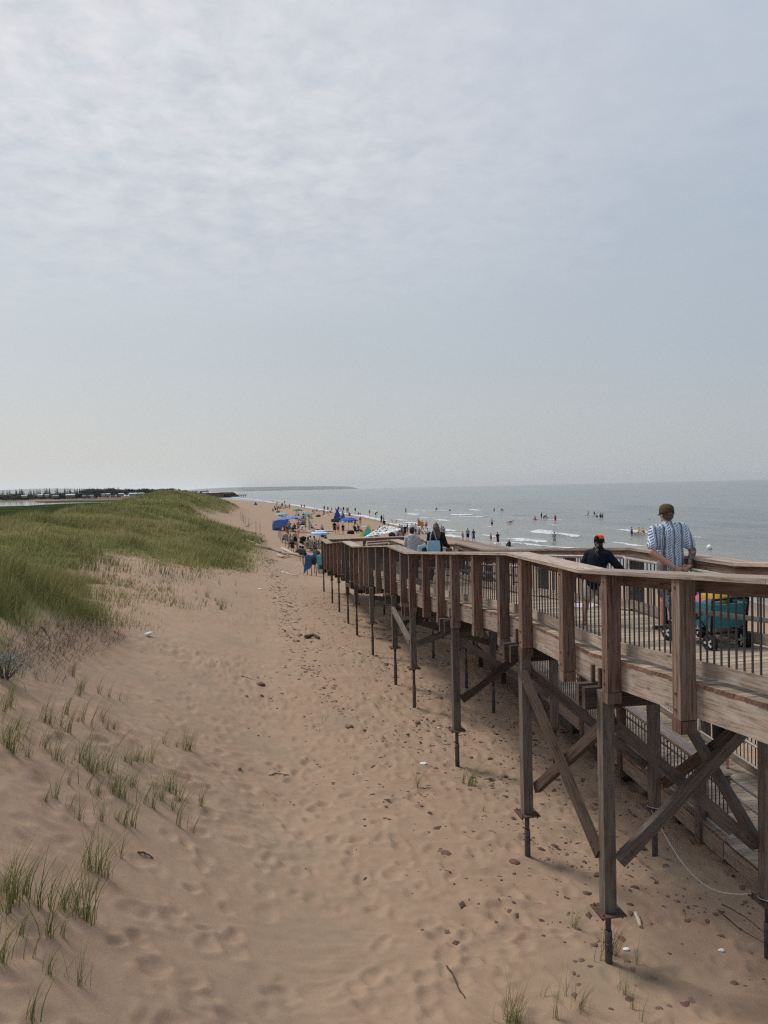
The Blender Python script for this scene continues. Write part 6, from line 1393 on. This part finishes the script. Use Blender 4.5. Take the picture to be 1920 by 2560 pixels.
# bags, boxes, chairs, blankets, towels
def bag(z,x,y,r,sc,c,label,name='beach_bag',cat='bag'): 
    pp=g(z,x,y); return blob(name,pp+Vector((0,0,r*sc[2]*.7)),r,sc,cloth(c),label,cat,int(x)%11,.25)
bag(Z6,960,432,.45,(1.3,.8,.7),DK,'black bag alone on the open sand before the waterline group')
bag(Z6,1640,788,.38,(1.3,.9,.8),BK,'black bag on the sand below the blue umbrella')
bag(Z7,275,640,.34,(1.4,.9,.7),BK,'dark rucksack left of the people in the shade of the blue umbrella')
bag(Z6,1000,1580,.30,(.9,.7,1.5),WH,'white carrier bag on the sand by the man in dark grey')
bag(Z6,1083,1580,.24,(1,.8,1.2),BK,'black bag hanging low against the first boardwalk pile')
bag(Z6,590,1180,.38,(1.3,.8,.6),DK,'dark bag among the fence stakes above the driftwood')
bag(Z6,635,1260,.30,(1.1,.8,1.0),BK,'black rucksack at the driftwood log end')
bag(Z6,130,340,.4,(1.5,.9,.5),DK,'dark heap of towels beside the far seated group')
bag(Z6,640,615,.36,(1.2,.8,.7),NV,'navy bag right of the blue canopy')
bag(Z7,1055,690,.42,(1.2,.8,.8),(.03,.03,.03),'black and white bag at the right end of the spotted cloth')
pp=g(Z6,1312,545); mb=MB(); mb.box((-.75,-.35,0),(.75,.35,.55)); mb.box((-.78,-.38,.553),(.78,.38,.62)); mb.tube([Vector((-.78,0,.45)),Vector((-.9,0,.40)),Vector((-.9,0,.2))],.02,6); o=mb.build('cool_box',cloth((.03,.06,.05),.5)); o.location=pp; tag(o,'long dark green box beside the dark blue shelter','cool box')
def chair_(z,x,y,c,rz,label):
    e=empty('beach_chair',g(z,x,y),R(rz),label,'beach chair'); fr=MB()
    for sx in (-.27,.27):
        fr.tube([Vector((sx,.32,0)),Vector((sx,-.30,.52))],.014,6); fr.tube([Vector((sx,-.32,0)),Vector((sx,.28,.40))],.014,6); fr.tube([Vector((sx,-.30,.30)),Vector((sx,-.52,.92))],.014,6); fr.tube([Vector((sx,-.38,.56)),Vector((sx,.26,.56))],.016,6)
    fr.build('frame',cloth((.3,.22,.14),.6),e)
    o=sheet('seat',[(-.27,-.30,.34),(.27,-.30,.34),(.27,.28,.40),(-.27,.28,.40)],cloth(c),None,None,.06,6,.012,e); sheet('backrest',[(-.27,-.30,.34),(.27,-.30,.34),(.27,-.52,.92),(-.27,-.52,.92)],cloth(c),None,None,.03,6,.012,e)
chair_(Z6,265,975,NV,20,'navy folding chair at the fence, leftmost of the two there'); chair_(Z6,330,985,GY,-20,'grey folding chair at the fence, right of the navy one')
chair_(Z6,770,1160,TN,-150,'tan wooden framed beach chair nearest the boardwalk end'); chair_(Z6,838,1165,(.12,.09,.07),-120,'brown wooden framed beach chair beside the tan one')
chair_(Z6,1000,1060,TN,160,'empty tan beach chair right under the striped umbrella')
e=empty('stroller',g(Z6,690,1085),R(-60),'black pushchair with a green lining left of the striped umbrella','pushchair')
rg=[[Vector((.30*math.cos(a)*k,.45*math.sin(a)*k+y_,z_)) for a in np.linspace(0,6.283,14,endpoint=False)] for z_,k,y_ in ((.35,.5,0),(.45,.8,0),(.62,.9,-.03),(.75,.8,-.12))]
me=loftmesh(rg); smooth(me); link('seat',me,cloth((.05,.09,.075)),e)
me=solid([ball((0,-.2,.95),.32,.34,.22),caps((0,-.4,.7),(0,-.2,1.0),.3,.28,.5)],.03,3); me.materials.append(cloth(BK)); o=bpy.data.objects.new('hood',me); C.objects.link(o); o.parent=e
mb=MB()
for sx in (-.28,.28): mb.tube([Vector((sx,.4,.12)),Vector((sx,-.1,.6)),Vector((sx,-.55,1.05))],.015,6); mb.tube([Vector((sx,-.4,.15)),Vector((sx,.1,.55))],.015,6)
mb.tube([Vector((-.28,-.55,1.05)),Vector((.28,-.55,1.05))],.018,6); mb.build('frame',cloth(BK,.5),e)
for sx in (-.3,.3):
    for sy in (-.4,.4):
        me=loftmesh([[Vector((sx+dx,sy+r_*math.cos(a),.13+r_*math.sin(a))) for a in np.linspace(0,6.283,14,endpoint=False)] for dx,r_ in ((-.025,.05),(-.025,.13),(.025,.13),(.025,.05))]); link('wheel',me,cloth(BK,.6),e)
def mat_(z,x,y,l,w,c,rz,label):
    pp=g(z,x,y)+Vector((0,0,.05)); a=R(rz); ux,uy=Vector((math.cos(a),math.sin(a),0)),Vector((-math.sin(a),math.cos(a),0))
    return sheet('beach_blanket',[pp-ux*l/2-uy*w/2,pp+ux*l/2-uy*w/2,pp+ux*l/2+uy*w/2,pp-ux*l/2+uy*w/2],cloth(c),label,'blanket',.0,8,.02)
mat_(Z6,1000,728,3.6,1.6,(.6,.6,.6),3,'pale blanket under the seated group on the open beach'); mat_(Z6,1120,362,1.9,.9,RD,4,'red beach mat under the sunbather'); mat_(Z6,1110,404,2.2,.8,(.55,.52,.48),3,'pale mat on the far open sand')
mat_(Z6,620,625,2.0,1.2,(.62,.60,.56),0,'white blanket right of the blue canopy'); mat_(Z7,520,505,2.2,.9,(.55,.58,.6),2,'pale board like mat behind the tent')
# fence of thin stakes along the foot of the dune, one tall marker pair on the beach
M_STAKE=plain('dark stakes',(.07,.055,.045),.8,0,.3,14)
for i,(x0,y0,y1) in enumerate([(35,520,690),(85,560,705),(135,580,860),(165,640,900),(185,620,940),(212,700,960),(10,500,660),(285,940,1040),(345,960,1095),(400,1000,1165),(445,1010,1185),(530,900,1145),(540,940,1190),(585,1060,1345),(640,1150,1415),(660,1140,1465),(692,1250,1525),(735,1240,1640),(822,1330,1655),(918,1350,1655)]):
    p=ground_at(*Z6(x0,y1)); r_=ray(*Z6(x0,y0)); ht=max(.5,r_[2]*p.y-p.z); mb=MB(); tx,ty=random.gauss(0,.03),random.gauss(0,.03)
    mb.tube([Vector((0,0,-.25)),Vector((tx*.5,ty,ht*.5)),Vector((tx,ty,ht))],[.026,.024,.02],7); mb.tube([Vector((tx,ty,ht-.03)),Vector((tx,ty,ht+.01))],.03,7); o=mb.build('fence_stake',M_STAKE); o.location=p; tag(o,'thin dark stake of the broken rope fence along the foot of the dune','fence stake','fence stakes along the dune foot')
for i,(px,py0,py1) in enumerate([(602,1262,1300),(606,1268,1303),(609,1275,1308),(613,1280,1312),(622,1290,1320),(640,1302,1330),(650,1306,1335)]):
    p=ground_at(px,py1); r_=ray(px,py0); ht=min(1.3,max(.5,r_[2]*p.y-p.z)); mb=MB(); mb.tube([Vector((0,0,-.2)),Vector((.03,0,ht))],.024,7); mb.tube([Vector((.03,0,ht-.03)),Vector((.03,0,ht+.01))],.028,7); o=mb.build('fence_stake',M_STAKE); o.location=p; tag(o,'far fence stake standing on the sand past the grass tip','fence stake','far fence stakes')
for x0,y0,y1,lb in [(697,465,668,'shorter left wooden post of the pair standing on the beach'),(772,392,702,'taller right wooden post of the pair standing on the beach')]:
    p=ground_at(*Z6(x0,y1)); r_=ray(*Z6(x0,y0)); ht=r_[2]*p.y-p.z; mb=MB(); mb.box((-.06,-.06,-.4),(.06,.06,ht)); mb.box((-.08,-.08,ht+.003),(.08,.08,ht+.06)); o=mb.build('marker_post',W_POST); o.location=p; tag(o,lb,'post')
p0=ground_at(*Z6(735,1640)); 
sheet('hanging_towel',[p0+Vector((-.10,.05,1.25)),p0+Vector((.62,.05,1.32)),p0+Vector((.30,.0,.55)),p0+Vector((-.25,-.05,.10))],cloth((.045,.13,.29)),'blue towel draped over the nearest fence stakes','towel',.0,10,.02)
p1=ground_at(*Z6(822,1655)); blob('hanging_bag',p1+Vector((.12,.15,.95)),.20,(1,.5,1.3),cloth((.035,.03,.028)),'dark bag hanging from the nearest fence stakes','bag',4,.2)
p1=ground_at(*Z6(1010,1640)); sheet('hanging_towel',[p1+Vector((-.25,.1,1.25)),p1+Vector((.35,.1,1.3)),p1+Vector((.30,.0,.35)),p1+Vector((-.2,.0,.4))],cloth((.12,.38,.42)),'teal towel hanging beside the first boardwalk pile','towel',.0,8,.02)

# ---------------------------------------------------------------- far shore: trees, houses, groyne, bluff
m_,nt,b=mat('conifer foliage'); oi=nd(nt,'ShaderNodeObjectInfo'); nt.links.new(mixc(nt,ramp(nt,noise(nt,nd(nt,'ShaderNodeTexCoord').outputs['Object'],.6,4,.6),[(.35,0.0),(.7,1.0)]),(.018,.028,.017),(.045,.06,.03)),b.inputs['Base Color']); b.inputs['Roughness'].default_value=.9
M_CON=m_; M_TRUNK=plain('tree trunk',(.07,.055,.045))
def conifer_mesh(q):
    rnd=random.Random(q); v=[];f=[]
    for k in range(420):
        h=rnd.random()**.8; z=.12+.88*h; rad=(1-h)**.8*.19*(1+.35*math.sin(h*40+q)); a=rnd.uniform(0,6.283); r_=rad*rnd.uniform(.3,1); s=.05*(1.15-h)
        c_=Vector((r_*math.cos(a),r_*math.sin(a),z)); d=Vector((math.cos(a),math.sin(a),-.35)).normalized()*s; e=Vector((-math.sin(a),math.cos(a),rnd.uniform(-.4,.4)))*s*.7
        b_=len(v); v+=[tuple(c_+d),tuple(c_+e),tuple(c_-d*.4+Vector((0,0,s*.5))),tuple(c_-e)]; f.append((b_,b_+1,b_+2,b_+3))
    me=bpy.data.meshes.new('crown'); me.from_pydata(v,[],f); me.materials.append(M_CON); return me
def broad_mesh(q):
    rnd=random.Random(q+50); v=[];f=[]; cl=[(Vector((rnd.gauss(0,.2),rnd.gauss(0,.2),rnd.uniform(.35,.85))),rnd.uniform(.14,.26)) for _ in range(9)]
    for k in range(620):
        c0,r0=cl[k%9]; d=Vector((rnd.gauss(0,1),rnd.gauss(0,1),rnd.gauss(0,1))).normalized(); c_=c0+d*r0*rnd.uniform(.5,1); s=.045; a=d.orthogonal().normalized()*s; e=d.cross(a).normalized()*s*.7
        b_=len(v); v+=[tuple(c_+a),tuple(c_+e),tuple(c_-a),tuple(c_-e)]; f.append((b_,b_+1,b_+2,b_+3))
    me=bpy.data.meshes.new('crown'); me.from_pydata(v,[],f); me.materials.append(M_CON); return me
CM=[conifer_mesh(q) for q in range(5)]; BM_=[broad_mesh(q) for q in range(4)]
mbt=MB(); mbt.tube([Vector((0,0,-.05)),Vector((0,0,.4)),Vector((0,0,.85))],[.022,.015,.006],6); TM=mbt.mesh('trunk'); TM.materials.append(M_TRUNK)
def tree(px,py_top,py_base,Y,kind,label,group,wide=1.0):
    r0=ray(px,py_base); r1=ray(px,py_top); zb=r0[2]*Y; h=(r1[2]-r0[2])*Y
    t_=empty('conifer_tree' if kind=='c' else 'broadleaf_tree',(r0[0]*Y,Y,zb),random.uniform(0,6.28),label,'tree',group); t_.scale=(h*wide,h*wide,h)
    for nm,me in (('trunk',TM),('crown',random.choice(CM if kind=='c' else BM_))):
        o=bpy.data.objects.new(nm,me); C.objects.link(o); o.parent=t_
# ground under the far woods
for i in range(120):
    px=random.uniform(-20,235) if i<95 else random.uniform(200,300); tree(px,1226-.0*px+random.uniform(-6,5)-.012*px,1249.5-.012*px,random.uniform(1300,1480),'c','slender dark conifer in the row of spires on the far left shore','slender conifers on the far shore',random.uniform(.5,.8))
for i in range(95):
    px=random.uniform(210,430); tree(px,1221.5+random.uniform(-1.5,2.5)+.006*max(0,px-330),1243-.012*(px-200),random.uniform(1150,1350),'b','dense dark tree in the solid wood left of the dune ridge','dense trees of the far wood',random.uniform(1.0,1.5))
for i in range(80):
    px=random.uniform(-15,240); tree(px,1239+random.uniform(-5,4)-.02*px,1253.0-.022*px,random.uniform(1240,1290),'b','low dark bush along the far lagoon shore','bushes on the far lagoon shore',random.uniform(1.8,2.6))
for px,pt,k in [(430,1226,'b'),(441,1220,'c'),(446,1219,'c'),(452,1222,'b'),(458,1223,'b'),(465,1225,'b'),(472,1226,'b'),(480,1228,'b'),(488,1227,'b'),(496,1228,'b'),(503,1226,'b'),(510,1225.5,'b'),(516,1226,'b')]: tree(px,pt,1237,900+random.uniform(-60,60),k,'dark tree on the low bluff beyond the dune ridge','trees on the far bluff',1.0)
def house(px,py,Y,w,d,h,rh,rz,wc,rc,label):
    w,d,h,rh=w*.66,d*.6,h*.42,rh*.42; wc=tuple(q*.45 for q in wc)
    r_=ray(px,py); e=empty('house',(r_[0]*Y,Y,r_[2]*Y),rz,label,'house'); mb=MB(); mb.box((-w/2,-d/2,-2),(w/2,d/2,h)); mb.build('wall',cloth(wc),e)
    rg=[[Vector((x_,-d/2-.5,h)),Vector((x_,0,h+rh)),Vector((x_,d/2+.5,h)),Vector((x_,0,h-.1))] for x_ in (-w/2-.5,w/2+.5)]; link('roof',loftmesh(rg),cloth(rc,.6),e)
    for k in range(3):
        mb=MB(); mb.box((-w*.32+k*w*.28,-d/2-.06,h*.35),(-w*.32+k*w*.28+w*.12,-d/2-.003,h*.75)); mb.build('window',cloth((.05,.06,.07),.2),e)
for a in [(176,1240.5,1180,19,9,4.2,4.5,.1,(.35,.35,.35),(.6,.6,.6),'long white roofed house, the brightest on the far shore'),(61,1241.5,1230,12,8,2.5,2.6,.3,(.4,.4,.4),(.5,.5,.5),'small pale roofed house left of the long white one'),(101,1239.5,1230,11,8,2.6,2.8,-.2,(.42,.42,.42),(.55,.55,.55),'pale roofed house near a round dark tree'),(118,1239.3,1230,8,7,2.6,2.6,.2,(.55,.55,.55),(.4,.4,.4),'little pale house right of the round dark tree'),(138,1241.5,1200,13,9,2.6,4,.9,(.3,.3,.3),(.28,.29,.31),'grey house with a steep roof left of the long white one'),(215,1242,1150,14,10,2.6,5,.8,(.25,.24,.23),(.27,.28,.30),'grey steep roofed house right of the long white one'),(230,1241.5,1150,7,7,4.5,1.5,.1,(.62,.62,.62),(.4,.4,.4),'white cube shaped house right of the steep grey roof'),(259,1238,1150,8,7,3.5,2,.1,(.6,.6,.6),(.45,.45,.45),'white house before the dense wood'),(271,1237.5,1150,8,7,3.5,2.4,-.1,(.5,.5,.5),(.5,.5,.5),'pale house at the edge of the dense wood'),(303,1237,1100,10,7,3.5,2.2,.1,(.55,.55,.55),(.5,.5,.5),'pale house left of the dune ridge'),(333,1237,1050,15,9,3.5,3.2,.1,(.6,.6,.6),(.5,.52,.55),'wide white house left of the dune ridge'),(352,1236.5,1050,12,9,3,4,.6,(.4,.4,.4),(.3,.32,.35),'grey gabled house next to the dune ridge'),(474,1234,880,6,5,2.6,1.6,.1,(.55,.55,.55),(.35,.35,.35),'small house among the trees on the bluff'),(493,1234,880,9,6,2.8,2,.1,(.5,.5,.5),(.5,.52,.55),'pale roofed house on the bluff'),(509,1234.5,880,8,6,2.6,2,.1,(.55,.55,.55),(.5,.5,.5),'white cottage at the right end of the bluff trees')]: house(*a)
def bluff(name,pts,depth,mt,label,cat,kind=None):
    rg=[[Vector((p[0],p[1]+f_*depth,p[2]-(0 if q else 7))) for p in pts] for f_,q in ((-.02,0),(0,1),(.6,1),(1.0,0))]
    me=loftmesh(rg,False,False); return tag(link(name,me,mt),label,cat,None,kind)
bluff('bluff',[far_pt(px,py,1000) for px,py in [(425,1234),(470,1233.5),(512,1232.5),(540,1231.5),(556,1230.5),(560,1234)]],120,plain('red earth bluff',(.11,.065,.048),.95,0,.35,.15),None,None,'structure')
a=far_pt(563,1238,990); b2=far_pt(617,1237.6,985)
e=empty('groyne',((a[0]+b2[0])/2,990,SEA),0,'long dark timber groyne running out into the far water','groyne')
mb=MB(); mb.bar(Vector(a)-Vector(e.location)+Vector((0,0,.0)),Vector(b2)-Vector(e.location),1.2,1.0); mb.build('deck_beam',M_STAKE,e)
for k in range(12):
    q=Vector(a).lerp(Vector(b2),(k+.3)/12)-Vector(e.location); mb=MB(); mb.tube([q+Vector((0,-1,-3)),q+Vector((0,-1,.7))],.35,6); mb.build('pile',M_STAKE,e)

# ---------------------------------------------------------------- sea air
bm=bmesh.new(); bmesh.ops.create_cube(bm,size=1)
for v in bm.verts: v.co=Vector((v.co.x*100000,v.co.y*100000+2000,-16 if v.co.z<0 else 320))
me=bpy.data.meshes.new('haze'); bm.to_mesh(me); bm.free()
m_=bpy.data.materials.new('sea air'); m_.use_nodes=True; nt=m_.node_tree; nt.nodes.clear(); pv=nt.nodes.new('ShaderNodeVolumePrincipled'); pv.inputs['Color'].default_value=(.93,.96,1,1); pv.inputs['Density'].default_value=.000026; pv.inputs['Anisotropy'].default_value=.2
ou=nt.nodes.new('ShaderNodeOutputMaterial'); nt.links.new(pv.outputs[0],ou.inputs['Volume'])
tag(link('haze',me,m_),kind='stuff')
scene.cycles.volume_step_rate=1
